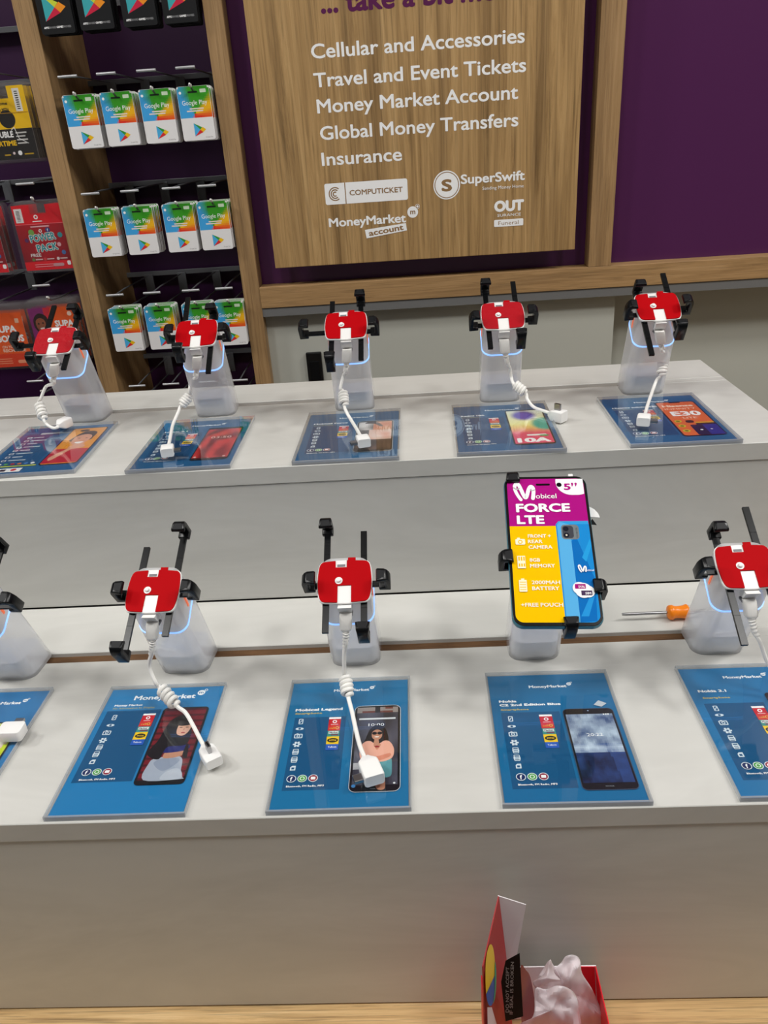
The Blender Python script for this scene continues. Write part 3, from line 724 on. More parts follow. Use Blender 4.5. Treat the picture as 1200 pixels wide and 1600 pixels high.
def mob_m(x, y, s, col, col2):
    T = lambda pts: [(x+u*s, y+v*s) for u, v in pts]
    ribbon(T([(.09, .80), (.10, .58), (.20, .30), (.33, .06)]), .15*s, col)
    ribbon(T([(.09, .78), (.15, .90), (.26, .88), (.36, .62), (.47, .28), (.55, .16), (.62, .30), (.70, .58), (.80, .76), (.90, .70), (.92, .48), (.87, .12)]), .17*s, col)
    if col2 != col:
        ribbon(T([(.05, .70), (.16, .62), (.28, .66)]), .07*s, col2); ribbon(T([(.78, .58), (.88, .54), (.97, .58)]), .06*s, col2)
mob_m(-28, 45, 19, WHITE, C(190, 186, 190))
a.text("obicel", -9, 47.2, 17.5, 5, WHITE, .01, 3)
a.text("FORCE", -26.5, 33.5, 45.5, 9, WHITE, .05, 3); a.text("LTE", -26.5, 21.8, 23, 9, WHITE, .05, 3)
for t, x, y, w in (("FRONT +", -18.5, 8.5, 19), ("REAR", -18.7, 3.3, 12), ("CAMERA", -18.6, -2, 19.5), ("8GB", -18.5, -14, 8.5), ("MEMORY", -18.5, -19.3, 20), ("2000MAH", -18.3, -34.3, 22.5), ("BATTERY", -18.3, -39.6, 21.5), ("+FREE POUCH", -28, -54, 32.8)):
    a.text(t, x, y, w, 3.5, C(255, 248, 226), .03, 2)
CR = C(255, 246, 214)
a.rect(-29, 2, -21, 7.4, CR, 1); a.rect(-27.5, 7.2, -25, 8.6, CR); a.disc(-25, 4.6, 1.9, YLW); a.disc(-25, 4.6, 1.1, CR)
a.rect(-28.5, -20, -22, -8.5, CR); [a.rect(-27.6+k*2, -13, -26.4+k*2, -9.4, YLW) for k in range(3)]; [a.rect(-27.6+k*2, -18.4, -26.4+k*2, -15.6, YLW) for k in range(3)]
a.rect(-28.5, -41, -22.2, -30.5, CR, .6); a.rect(-26.6, -30.6, -24, -29.2, CR); [a.rect(-27.8, -39.4+k*2.2, -22.9, -38.8+k*2.2, YLW) for k in range(4)]
for (x, y, r) in ((22, -40, 6.6), (19, -38, 5.4), (25.5, -41, 5.2)): a.disc(x, y, r, WHITE)
a.rect(15.5, -38.6, 24, -34.4, C(168, 22, 122), .4); a.text("DUAL", 18.4, -37.8, 5, 2.2, WHITE, .03, 1); a.rect(20, -44.4, 28.5, -40.2, C(80, 60, 92), .4); a.text("SIM", 23, -43.6, 4.6, 2.2, WHITE, .03, 1)
mob_m(19.5, -24, 7, WHITE, WHITE); a.text("obicel", 26.5, -23, 5.6, 1.9, WHITE, .01, 1)
scn = a.build('screen', M['gloss'], ph, Matrix.Translation((0, 0, .00805)))
scn['label'] = 'lit-looking printed demo screen in magenta, yellow and blue'
MB().box(.0205, .0245, .0695, .0720, .0066, .0086).build('film_tab', M['white'], ph, bevel=.0004)
MB().prism([(.0, .0), (.0105, -.001), (.0095, .003), (.0065, .0075), (.003, .0098), (0, .010)], 0, .0006).xf(Matrix.Translation((.0342, .0335, -.0005))).build('paper_tag', M['white'], ph)
MB().prism([(0, .001), (.007, 0), (.004, .006)], 0, .0006).xf(Matrix.Translation((.0342, .0255, -.0008))).build('tag_clip', M['black'], ph)

# ------------------------------------------------------------------ info cards in clear holders
def noise2(x, y, s=0): return noise.noise(Vector((x, y, s)))
TEAL = C(20, 108, 158); TEALD = C(14, 84, 130); TEALU = C(28, 92, 138)
def icons(a, x, ys, col=C(220, 232, 240)):
    y = ys
    a.frame(x-1.4, y[0]-2.8, x+1.6, y[0]+2.8, .7, col); a.line([(x-.8, y[0]-1.6), (x+1, y[0]+1.6)], .6, col)
    a.disc(x, y[1], 3.4, col, 1.5); a.disc(x, y[1], 1.1, TEALD)
    a.frame(x-3, y[2]-2.1, x+3, y[2]+2, .8, col); a.ring(x, y[2], 1.5, .7, col); a.rect(x-1.8, y[2]+2, x-.2, y[2]+3, col)
    a.disc(x, y[3], 2.2, col); [a.rect(x+2.5*math.cos(k*1.047)-.8, y[3]+2.5*math.sin(k*1.047)-.8, x+2.5*math.cos(k*1.047)+.8, y[3]+2.5*math.sin(k*1.047)+.8, col) for k in range(6)]; a.disc(x, y[3], 1.0, TEALD)
    for q in (y[4], y[5]):
        a.rect(x-2.6, q-1.6, x+2.6, q+1.2, col, .6); a.frame(x-2, q-2.8, x+2, q+2.8, .6, col); a.rect(x-1.6, q-.6, x+1.6, q+.1, TEALD)
    a.poly([(x-2, y[6]-2.4), (x+2.2, y[6]-2.4), (x+2.2, y[6]+2.4), (x-.6, y[6]+2.4), (x-2, y[6]+1)], col); a.rect(x-1, y[6]-1.4, x+1.2, y[6]+.6, TEALD)
def networks(a, x0, x1, yt):
    h = (2.2, 7.6, 6.4, 6.8, 8.8, 6.4); c = (WHITE, C(204, 24, 38), C(214, 50, 46), C(60, 148, 140), C(250, 206, 30), C(34, 92, 190)); y = yt; xm = (x0+x1)/2
    for i, (q, col) in enumerate(zip(h, c)):
        a.rect(x0, y-q, x1, y, col)
        if i == 1: a.ring(xm, y-3.2, 1.9, .9, WHITE, 14); a.rect(xm-3, y-7, xm+3, y-6.2, C(240, 190, 190))
        if i == 2: a.text("cell", xm-4, y-4.4, 4.5, 2.6, C(240, 196, 80), .0, 1); a.ring(xm+2.6, y-3.2, 1.6, .6, C(240, 196, 80), 12)
        if i == 3: a.rect(x0+1, y-3.6, x1-1, y-.8, C(236, 240, 240)); a.text("Market", x0+1.6, y-3.2, 7, 2, C(20, 60, 60), .04, 1); a.rect(x0+3, y-5.6, x1-1, y-4.2, C(120, 60, 90))
        if i == 4: a.disc(xm, y-4.4, 4.4, C(26, 26, 22), 2.6, 18); a.text("MTN", xm-2.7, y-5.4, 5.4, 2, C(250, 206, 30), .03, 1)
        if i == 5: a.text("Telkom", x0+1.8, y-4, 6.8, 2, WHITE, .02, 1)
        y -= q
def socials(a, x, y, line_y):
    for k, col in enumerate((C(28, 44, 96), C(90, 170, 80), C(150, 22, 52))):
        a.disc(x+k*8.3, y, 3.7, C(226, 234, 240)); a.disc(x+k*8.3, y, 3.1, col)
    a.text("f", x-.9, y-2.4, 1.8, 4.6, WHITE, .04, 1); a.ring(x+8.3, y, 1.9, .6, WHITE, 14); a.rect(x+14.8, y-1.4, x+18.4, y+1.4, WHITE, .6)
    a.text("Bluetooth, FM Radio, MP3", x-3, line_y, 28.5, 1.9, WHITE, .04, 1)
def mm_logo(a, x, y, w):
    a.text("MoneyMarket", x, y, w, w*.115, WHITE, .04, 2); r = w*.062
    a.disc(x+w+r*1.2, y+w*.13, r, WHITE); a.text("m", x+w+r*.6, y+w*.105, r*1.15, r*1.1, TEAL, .02, 1); a.ring(x+w+r*2.3, y+w*.19, r*.45, r*.18, WHITE, 12)
def phone_print(a, x0, y0, x1, y1, rim=1.2, r=4.0, line=None):
    if line: a.rect(x0-.5, y0-.5, x1+.5, y1+.5, line, r+.5)
    a.rect(x0, y0, x1, y1, C(18, 18, 22), r); return x0+rim, y0+rim, x1-rim, y1-rim
def skin(k=0): return (C(226, 176, 150), C(196, 140, 112), C(120, 76, 56))[k]

def card_L1(a):
    mm_logo(a, -27.3, 131, 55)
    a.rect(-46, 35, 2, 117.5, TEALD); a.text("Money Market", -42, 123.2, 25, 2.7, WHITE, .05, 2); a.text("No Information to Display", -42, 119.6, 37, 2.2, C(196, 184, 110), .02, 1)
    icons(a, -37, (109, 99.3, 90.2, 81.1, 73, 65.2, 56.8)); networks(a, -12.2, -1.4, 112.2); socials(a, -37.4, 45.4, 36.6)
    x0, y0, x1, y1 = phone_print(a, 4, 30, 43.8, 118.5, 1.8)
    a.image(x0, y0+3, x1, y1, 12, 34, lambda u, v: C(120, 22, 34) if int(v*34) % 3 else C(76, 14, 24))
    a.poly(smooth2([(11, 35), (10, 52), (14, 58), (30, 60), (36, 56), (38, 44), (41, 37), (40, 35)]), C(168, 176, 192))
    a.poly(smooth2([(24, 35), (27, 44), (36, 46), (40, 36)]), C(188, 194, 206)); a.poly(smooth2([(14, 52), (24, 44), (34, 54), (30, 58), (18, 57)]), C(146, 156, 176))
    a.poly(smooth2([(20, 58), (34, 60), (34, 68), (22, 68)]), skin(1)); a.poly(smooth2([(18, 64), (36, 66), (37, 72), (18, 74)]), C(34, 40, 110))
    a.poly(smooth2([(5.5, 66), (8, 60), (17, 57), (20, 70), (34, 72), (36, 82), (34, 96), (30, 105), (22, 108), (15, 103), (12, 92), (10, 78)]), C(22, 18, 22))
    a.poly(smooth2([(24, 85), (29, 83), (33, 88), (33, 97), (24, 97), (22.5, 91)]), skin(0)); a.poly(smooth2([(22, 96), (28, 95), (34, 97), (32, 103), (22, 103)]), C(22, 18, 22))
    a.rect(24.2, 92.6, 26.6, 93.4, C(40, 26, 26)); a.rect(29.4, 92.6, 31.8, 93.4, C(40, 26, 26)); a.disc(28.6, 86.6, 1.8, C(176, 60, 66), .7); a.poly([(28, 92), (28.8, 92), (29.2, 89.2), (27.6, 89.2)], C(206, 152, 128))
    a.poly(smooth2([(35, 60), (39, 58), (37, 72), (35, 72)]), C(22, 18, 22))
def card_L2(a):
    mm_logo(a, -14, 133, 31)
    a.rect(-44, 21, -1, 101, TEALD); a.text("Mobicel Legend", -44.8, 109, 40.3, 3.4, WHITE, .06, 2); a.text("Smartphone", -44.6, 105, 23, 2.4, C(214, 190, 96), .04, 1)
    icons(a, -38.5, (96.2, 87.5, 79, 69.5, 61, 52.5, 43.5)); networks(a, -15, -5, 99.9); socials(a, -38.1, 32.4, 23.8)
    x0, y0, x1, y1 = phone_print(a, 6.4, 17.4, 44.2, 112, 1.8, 5, C(210, 214, 220))
    def bg(u, v):
        if v > .93: return C(40, 38, 42) if .42 < u < .58 else C(150, 140, 136) if noise2(u*6, v*20) > -.1 else C(110, 60, 54)
        if v < .06: return C(14, 14, 18)
        if .22 < v < .30 and u < .4: return C(196, 196, 200)
        return mixc(C(40, 40, 48), C(92, 92, 108), .5+noise2(u*2.2, v*4)*.9)
    a.image(x0, y0, x1, y1, 16, 40, bg)
    a.rect(x0+2, 95, x1-2, 97, C(220, 224, 228)); a.text("10:00", 18.3, 87.2, 12.8, 3.4, WHITE, .0, 2)
    a.poly(smooth2([(22, 52), (22, 38), (24, 32), (27, 20), (33, 20), (33, 32), (35, 32), (37, 40), (36, 52)]), C(196, 132, 104))
    a.poly(smooth2([(21, 53), (20, 40), (22, 33), (29, 35), (31, 31), (37, 32), (38, 40), (36, 53)]), C(94, 158, 166))
    a.poly(smooth2([(17, 60), (15, 66), (17, 74), (20, 84), (25, 88), (31, 86), (34, 78), (35, 70), (33, 62)]), C(26, 18, 18))
    a.poly(smooth2([(14, 50), (12.5, 60), (15, 68), (20, 70), (26, 66), (32, 70), (36.5, 68), (39.5, 60), (38, 51), (30, 47), (22, 49)]), C(240, 178, 156))
    a.poly(smooth2([(17, 55), (26, 53), (36, 56), (36, 52), (26, 48), (18, 50)]), C(222, 142, 116)); a.poly(smooth2([(24, 66), (26, 60), (29, 66)]), C(208, 140, 110))
    a.poly(smooth2([(21.8, 80), (21.8, 74), (25.5, 70.5), (29.3, 74), (29.4, 80), (25.6, 83)]), skin(1)); a.disc(23.6, 78.6, 2, C(20, 16, 18), 1.7); a.disc(27.8, 78.6, 2, C(20, 16, 18), 1.7); a.rect(23, 78.6, 28.4, 79.2, C(20, 16, 18))
    a.disc(25.5, 74.4, 1.9, C(244, 236, 230), .7); a.poly(smooth2([(23.5, 64), (24, 72), (26.5, 72.5), (27.5, 65)]), skin(1)); a.disc(26, 63.5, 2, C(150, 20, 30), 1)
    a.disc(9.6, 23, 1.6, C(70, 150, 220)); a.disc(40, 25, .9, WHITE); a.rect(22, 19.6, 26, 20.2, C(180, 180, 184))
def storm(u, v):
    n = .5+.5*(noise2(u*3, v*5, 2)+.5*noise2(u*8, v*12, 5)+.25*noise2(u*17, v*23, 9))
    if v > .55: return mixc(C(40, 70, 120), C(206, 224, 240), n*1.1-.1)
    if v > .42: return mixc(C(50, 84, 140), C(210, 226, 240), n*1.2-.25+.3*math.exp(-((v-.49)/.03)**2))
    return mixc(C(18, 26, 54), C(52, 84, 150), n*.8-.2+max(0, v-.25)+(.35 if u > .78-.2*v else 0))
def card_L3(a):
    mm_logo(a, -16.5, 128.8, 32)
    a.rect(-43.5, 16, 4, 98.5, TEALD); a.text("Nokia", -43.7, 111, 14.6, 3.1, WHITE, .06, 2); a.text("C2 2nd Edition Blue", -43.8, 106.3, 50.5, 3.1, WHITE, .06, 2); a.text("Smartphone", -43.3, 101, 23, 2.2, C(214, 190, 96), .04, 1)
    icons(a, -36.6, (90.9, 82, 73, 63.5, 55, 47, 38.4)); networks(a, -13.2, -2.9, 94.6); socials(a, -36.1, 27.3, 18.8)
    x0, y0, x1, y1 = phone_print(a, 6.8, 13.5, 46.8, 100, 1.4, 4, C(70, 84, 110))
    a.image(x0, y0+5, x1, y1-5, 26, 46, storm); a.text("20:22", 20.6, 68, 12.4, 3.6, WHITE, .0, 2); a.disc(27, 97.6, .7, C(150, 170, 200)); a.text("NOKIA", 23.5, 16, 6, 1.2, C(170, 176, 190), 0, 1)
    for k in range(3): a.rect(38+k*1.8, 92.2, 39.2+k*1.8, 93.6, WHITE)
    a.poly([(33, 104.5), (39, 102), (44, 106), (38, 110)], C(196, 204, 212))
def card_L4(a):
    mm_logo(a, -16.5, 132, 32)
    a.rect(-43.5, 18, 4, 101, TEALD); a.text("Nokia 3.1", -43, 115, 23, 3.4, WHITE, .06, 2); a.text("Smartphone", -42, 107, 22, 2.4, C(214, 190, 96), .04, 1)
    icons(a, -36, (95, 87, 78, 69, 60.5, 52, 43)); networks(a, -8, 2, 96); socials(a, -36, 31.5, 23)
    x0, y0, x1, y1 = phone_print(a, 8, 18, 46, 112, 1.4); a.image(x0, y0+4, x1, y1-5, 12, 24, lambda u, v: mixc(C(40, 44, 120), C(150, 130, 210), v+.4*noise2(u*3, v*3)))
def card_L0(a):
    mm_logo(a, -6, 129, 36)
    a.rect(-43.5, 22, -2, 101, TEALD); icons(a, -37, (95, 87, 78, 69, 60.5, 52, 43)); networks(a, -14, -4, 96); socials(a, -37, 31.5, 23)
    x0, y0, x1, y1 = phone_print(a, 5, 24, 45, 105, 1.6, 4)
    def f(u, v):
        n = noise2(u*2.4, v*3.2, 3)
        return C(196, 212, 20) if n > .12 and v > .5 else mixc(C(230, 226, 214), C(216, 60, 110), max(0, min(1, (.75-v)*2+n)))
    a.image(x0, y0, x1, y1, 20, 36, f)
def card_U1(a):
    a.rect(-44, 30, 2, 128, TEALD); a.rect(-30, 124, -6, 129, C(220, 226, 230)); a.rect(-8, 124, 6, 127, C(150, 160, 166))
    for k in range(8):
        a.frame(-40, 112-k*10, -36, 116-k*10, .8, WHITE); a.rect(-33, 113-k*10, -22+(k*7 % 14), 115.4-k*10, C(206, 220, 230))
    for k in range(6): a.disc(-38+k*7, 33.5, 2.2, (WHITE, C(90, 170, 80), C(200, 40, 40), C(230, 120, 40), C(70, 130, 200), WHITE)[k])
    a.rect(-44, 25.5, 3, 28.5, C(196, 206, 60)); a.rect(-52, 11, -8, 21, WHITE)
    a.rect(-44, 13, -37, 19, C(240, 190, 30)); a.rect(-30, 13, -24, 19, C(50, 30, 40)); a.disc(-16, 16.5, 3, C(214, 40, 50))
    x0, y0, x1, y1 = phone_print(a, 5, 25, 46, 136, 1.4, 4)
    a.rect(x0, y0, x1, y1, C(236, 156, 46), 3); a.poly([(x0, y0+2), (x1, y0+2), (x1, 68), (x0, 70)], C(196, 26, 50))
    a.poly(smooth2([(15, 92), (16, 108), (22, 122), (32, 124), (38, 118), (38, 104), (36, 94)]), C(66, 44, 44)); a.poly(smooth2([(17, 96), (18, 108), (28, 114), (36, 106), (34, 88), (27, 78), (19, 86)]), C(224, 160, 130))
    a.disc(21, 127, 5.4, C(66, 44, 44), 4); a.poly(smooth2([(22, 88), (27, 90), (32, 89), (27, 84)]), WHITE); a.disc(23, 101, 1.6, C(40, 26, 26), .9); a.disc(31, 101, 1.6, C(40, 26, 26), .9)
    a.poly(smooth2([(12, 36), (16, 40), (25, 66), (32, 78), (34, 86), (30, 86), (26, 80), (20, 68), (10, 46)]), C(232, 172, 142)); a.poly(smooth2([(20, 76), (30, 82), (38, 76), (34, 70), (24, 68)]), C(228, 166, 136))
def std_upper(a, title, w, sub=True):
    mm_logo(a, -16, 128, 33); a.rect(-43.5, 26, 2, 107, C(20, 74, 118))
    a.text(title, -43.5, 112, w, 3.6, WHITE, .06, 2)
    if sub: a.text("Smartphone", -43.5, 107.4, 22, 2.0, C(190, 180, 120), .03, 1)
    icons(a, -37, (100, 91, 82, 72, 63, 54, 44)); networks(a, -14, -3.5, 103); socials(a, -38, 33, 24)
def card_U2(a):
    std_upper(a, "Nokia 2.1", 26)
    x0, y0, x1, y1 = phone_print(a, 6, 22, 45, 118, 1.2, 3)
    a.image(x0, y0+4, x1, y1-4, 24, 40, lambda u, v: mixc(C(120, 20, 26), C(212, 60, 56), .5+.5*math.sin(9*(u-.9)**2+14*(v-.2)**2+2*noise2(u*2, v*3))+.3*noise2(u*5, v*7)))
    a.text("03:50", 15, 84, 22, 6, C(236, 200, 196), -.01, 2)
    for x, y in ((10, 30), (40, 30)): a.disc(x, y, 1.6, C(230, 200, 190))
def card_U3(a):
    std_upper(a, "Mobicel Force", 38)
    x0, y0, x1, y1 = phone_print(a, 6, 22, 45, 114, 1.6, 5, C(200, 206, 212))
    def f(u, v):
        n = noise2(u*3, v*4, 4)
        if v > .68: return mixc(C(196, 104, 60), C(236, 190, 160), .5+n) if u > .45 else mixc(C(60, 40, 36), C(226, 222, 220), .5+n*1.4)
        if v > .34: return mixc(C(236, 216, 206), C(214, 130, 96), .4-n) if u > .35 else C(90, 84, 84)
        return mixc(C(30, 26, 28), C(120, 90, 76), .3+n)
    a.image(x0, y0+3, x1, y1-2, 18, 26, f)
    a.poly(smooth2([(20, 112), (28, 108), (34, 96), (30, 96), (24, 104), (14, 106)]), C(60, 42, 40))
def card_U4(a):
    std_upper(a, "Redmi 10A", 26)
    x0, y0, x1, y1 = phone_print(a, 5, 20, 46, 124, 1.4, 4)
    def f(u, v):
        n = noise2(u*1.6, v*2.2, 6)*.5
        base = mixc(C(226, 70, 110), C(250, 238, 120), max(0, min(1, (v-.16)*2.1+n))); base = mixc(base, C(236, 242, 240), max(0, (v-.5)*1.4+n))
        d = math.hypot((u-.45)*1.2, (v-.84)*2.6); base = mixc(C(88, 70, 176), base, max(0, min(1, (d-.28)*5)))
        d = math.hypot((u-.95)*1.3, (v-.56)*2.4); return mixc(C(60, 168, 150), base, max(0, min(1, (d-.36)*6)))
    a.image(x0, y0+1, x1, y1-1, 22, 34, f); a.text("10A", 9, 25, 33, 13, WHITE, .07, 3); a.rect(20, 43, 40, 47.5, C(240, 240, 236), 2); a.disc(37, 43, 5, C(60, 160, 90), 2.2)
def card_U5(a):
    std_upper(a, "Hisense Infinity E30", 48)
    OR = C(230, 110, 52); x0, y0, x1, y1 = phone_print(a, 4, 20, 46, 124, 1.3, 4)
    a.rect(x0, y0, x1, y1, OR, 3); a.rect(19, 120, 31, 124, C(18, 18, 22), 1)
    a.text("Hisense", 9, 107, 32, 7, C(252, 226, 206), .06, 2); a.text("INFINITY", 9, 98, 32, 5.4, C(250, 214, 190), .0, 2)
    a.text("E30", 11, 78, 30, 15, WHITE, .05, 3); a.text("LITE", 19, 69, 14, 5, C(250, 214, 190), .02, 2)
    for k in range(3): a.disc(11, 62-k*14, 3.6, C(206, 200, 40)); a.disc(11, 62-k*14, 2, C(120, 110, 20))
    a.rect(18, 56, 26, 64, C(40, 26, 30), 3); a.rect(19, y0, x1, 50, C(30, 28, 66), 2); a.rect(31, y0, x1, 50, C(44, 50, 140)); a.rect(26, 54, x1, 58, C(214, 160, 40)); a.rect(26, 50, x1, 54, C(30, 24, 40))
    a.disc(26, 35, 1.4, WHITE); a.disc(36, 36, 1.2, C(220, 220, 240))

CARDS = {   # x, y, turn, deck, art, print colour, label
 'L0': (-.3951, .3990, .2, LOW, card_L0, TEAL, 'blue info card cut off by left photo edge, front step'),
 'L1': None, 'L2': None, 'L3': None}
def P_(x, y): return (x*.7, y*.7)
CARD = [
 ('L0', -.3950, .4010, 0.0, LOW, card_L0, C(38, 118, 176), 'blue info card cut off by left photo edge, front step'),
 ('L1', -.23425, .39874, .22, LOW, card_L1, C(32, 126, 184), 'blue info card showing a dark-haired woman against a red shutter'),
 ('L2', -.07016, .39846, .10, LOW, card_L2, C(20, 114, 164), 'blue info card showing a woman in sunglasses and pink blouse'),
 ('L3', .09958, .39822, -.53, LOW, card_L3, C(20, 108, 158), 'blue info card showing a stormy cloud phone screen'),
 ('L4', .26480, .39850, -.4, LOW, card_L4, C(28, 116, 170), 'blue info card cut off by right photo edge, front step'),
 ('U1', -.39750, .69700, 2.4, UP, card_U1, C(16, 96, 148), 'blue info card showing smiling woman on orange and red'),
 ('U2', -.23830, .68936, .73, UP, card_U2, TEALU, 'blue info card showing a red phone screen, back step'),
 ('U3', -.07231, .68528, -.28, UP, card_U3, C(44, 100, 142), 'blue info card showing a brown and white photo under a plug'),
 ('U4', .08863, .68770, -1.08, UP, card_U4, TEALU, 'blue info card showing pastel swirls and large 10A'),
 ('U5', .25399, .68911, -.48, UP, card_U5, C(32, 98, 144), 'blue info card showing an orange phone screen, back step right'),
]
for k, x, y, a_, z, fn, base, lab in CARD:
    c = thing('info_card', lab, 'info card', (x, y+.0005 if z == LOW else max(y, .6912), z), math.radians(a_))
    MB().box(-.0525, .0525, 0, .1484, .0002, .0014).box(-.0525, .0525, 0, .0011, .0014, .0042).build('back_sheet', M['acr_edge'], c)
    art = Art(0.008); art.rect(-50.6, 1.6, 50.6, 146.2, base); fn(art)
    b = MB().box(-50.6, 50.6, 1.6, 146.2, -.15, -.005); n0 = len(art.v); art.v += b.v; art.f += [tuple(i+n0 for i in f) for f in b.f]; art.c += [C(220, 224, 226)]*len(b.f)
    art.build('printed_sheet', M['paper'], c, Matrix.Translation((0, 0, .0017)))
    zt = .0017+art.z*.001+.0003
    MB().box(-.0525, .0525, .0, .1484, max(zt, .0032), max(zt, .0032)+.0011).build('clear_cover', M['acrylic'], c)
    e = max(zt, .0032)
    MB().box(-.0526, -.0518, 0, .1484, .0014, e+.0010).box(.0518, .0526, 0, .1484, .0014, e+.0010).box(-.0525, .0525, .1476, .1485, .0014, e+.0010).box(-.0525, .0525, -.0006, .0010, .0002, e+.0012).build('sheet_edge', M['acr_edge'], c)

# ------------------------------------------------------------------ charging cables
def cable(k, label, px, coil, conn, tip, end_z, turns=5):
    """px: photo pixels with heights above the deck for the loose cord; coil: index range in the path; conn: connector size"""
    z = ST[k][3]; hm = holder_mx(k)
    plug0 = hm @ Vector((0, -.0365, .0800)); d = (hm.to_3x3() @ Vector((0, -.30, -1))).normalized()
    t = thing('charging_cable', label, 'cable', tuple(plug0))
    loc = lambda p: Vector(p)-plug0
    path = [at(x, y, 2, z+h) for x, y, h in px]
    d = (d*.45+(path[0]-plug0).normalized()*.55).normalized()
    side = (hm.to_3x3() @ Vector((1, 0, 0))); fr = d.cross(side).normalized()
    p1 = plug0+d*.014
    m = MB()
    for c0, w, h in ((plug0-d*.002, .0052, .0034), (plug0+d*.009, .0052, .0034), (plug0+d*.0145, .0040, .0030)): pass
    rg = []
    for q, w, h in ((-.002, .0050, .0032), (.000, .0054, .0036), (.0115, .0052, .0035), (.0130, .0046, .0034), (.0138, .0036, .0030)):
        rg.append([(-plug0+plug0+d*q+side*x+fr*y) for x, y in rrect(-w, -h, w, h, .0022, 3)])
    m.rings(rg).build('plug', M['cable'], t, True)
    tgt = path[0]; ss = MB(); n = 11; pts = []; rr = []
    mid = p1+d*.006
    for i in range(n*2+1):
        u = i/(n*2); pts.append((p1*(1-u)**2+mid*2*u*(1-u)+(p1+(tgt-p1).normalized()*.014+d*.002)*u*u)-plug0); rr.append((.0034-.0012*u)*(.80 if i % 4 > 1 else 1))
    ss.tube(pts, rr, 10).build('strain_relief', M['cable'], t, True)
    ctl = [p1+d*.004, p1+d*.011]+path
    sp = spline(ctl, 10)
    i0, i1 = (coil[0]+2)*10, (coil[1]+2)*10
    MB().tube([loc(p) for p in sp[:i0+1]], .0018, 8).build('cord', M['cable'], t, True)
    MB().tube([loc(p) for p in sp[i1:]], .0018, 8).build('cord', M['cable'], t, True)
    A, B = sp[i0], sp[i1]; ax = (B-A).normalized(); e1 = ax.cross(Vector((0, 0, 1))); e1 = e1.normalized() if e1.length > .1 else Vector((1, 0, 0)); e2 = ax.cross(e1)
    N = turns*14; hp = []
    for i in range(N+1):
        u = i/N; ang = 2*math.pi*turns*u; r = .0043*min(1, u*8, (1-u)*8); hp.append(loc(A+(B-A)*u+(e1*math.cos(ang)+e2*math.sin(ang))*r))
    MB().tube(hp, .0019, 8).build('coil', M['cable'], t, True)
    # connector block at the free end
    L, Wd, Hh = conn; E = path[-1]; dirv = (path[-1]-path[-2]); dirv.z = 0; dirv.normalize(); sd = Vector((0, 0, 1)).cross(dirv)
    rg = []
    for q, kk in ((-L*.62, .35), (-L*.5, .55), (-L*.30, .95), (-L*.2, 1.0), (L*.45, 1.0), (L*.5, .9)):
        rg.append([loc(E)+dirv*q+sd*x+Vector((0, 0, 1))*(y+Hh*.0) for x, y in rrect(-Wd/2*kk, -Hh/2*kk, Wd/2*kk, Hh/2*kk, .0016*kk, 3)])
    co = MB().rings(rg).build('connector', M['white'], t, True)
    up = Vector((0, 0, 1))
    tv = {'right': sd*-1, 'left': sd, 'end': dirv, 'up': up, 'back': Vector((0, 1, 0))}[tip]
    a2 = dirv if tip in ('right', 'left', 'up') else sd; b2 = tv.cross(a2).normalized()
    o0 = loc(E)+dirv*(L*.22 if tip in ('right', 'left') else 0)
    st = (Wd/2 if tip in ('right', 'left') else Hh/2 if tip == 'up' else L/2 if tip == 'end' else Wd/2)
    rg = [[o0+tv*q+a2*x+b2*y for x, y in rrect(-.0037, -.0015, .0037, .0015, .0006, 2)] for q in (st-.001, st+.0068)]
    MB().rings(rg).build('usb_tip', M['steel'], co)
    rg = [[o0+tv*q+a2*x+b2*y for x, y in rrect(-.0026, -.0006, .0026, .0006, .0002, 2)] for q in (st+.0063, st+.0070)]
    MB().rings(rg).build('usb_contact', M['black'], co)
BIG = (.0215, .0135, .0092)
cable('S2', 'white coiled cable ending on the right edge of the dark-haired woman card',
      [(233, 1040, .040), (243, 1066, .026), (250, 1074, .020), (276, 1103, .0118), (290, 1114, .0085), (303, 1136, .0075), (316, 1161, .0085), (328, 1180, .0092)], (2, 3), BIG, 'up', .004)
cable('S3', 'white coiled cable ending on the card of the woman in sunglasses',
      [(538, 1020, .045), (538, 1050, .026), (539, 1056, .022), (544, 1088, .0125), (550, 1112, .0085), (556, 1140, .0085), (564, 1170, .010), (579, 1203, .0115)], (2, 3), (.0225, .0155, .0105), 'right', .005)
cable('S5', 'white cable running off the right photo edge, front step',
      [(1187, 1002, .050), (1200, 1036, .032), (1222, 1066, .018), (1246, 1098, .012), (1260, 1116, .0085), (1275, 1150, .0085), (1286, 1175, .0105)], (2, 3), BIG, 'right', .005)
cable('U1', 'white coiled cable of the leftmost back-step holder, plug propped on card edge',
      [(72, 604, .047), (64, 622, .038), (61, 630, .032), (68, 655, .018), (73, 663, .0125), (82, 668.5, .010), (89, 668, .010), (100, 661, .0115)], (2, 3), (.0155, .0125, .0105), 'back', .006)
cable('U2', 'white coiled cable ending on the card of the red phone screen',
      [(299, 594, .048), (296, 612, .036), (297, 618, .031), (283, 633, .022), (278, 645, .016), (270, 664, .0095), (266, 684, .0105), (262, 703, .0115)], (2, 3), (.0185, .0130, .0095), 'left', .005)
cable('U3', 'white coiled cable ending on the brown and white photo card',
      [(537, 586, .048), (532, 606, .036), (536, 612, .032), (538, 634, .020), (542, 645, .0145), (549, 657, .0095), (557, 670, .0105), (567, 688, .0115)], (2, 3), (.0185, .0130, .0095), 'right', .005)
cable('U4', 'white coiled cable ending right of the pastel swirl card',
      [(796, 574, .048), (799, 590, .036), (803, 600, .031), (821, 614, .022), (824, 624, .016), (834, 636, .0095), (852, 643, .0085), (871, 649, .0072)], (2, 3), (.0175, .0130, .0120), 'up', .005)
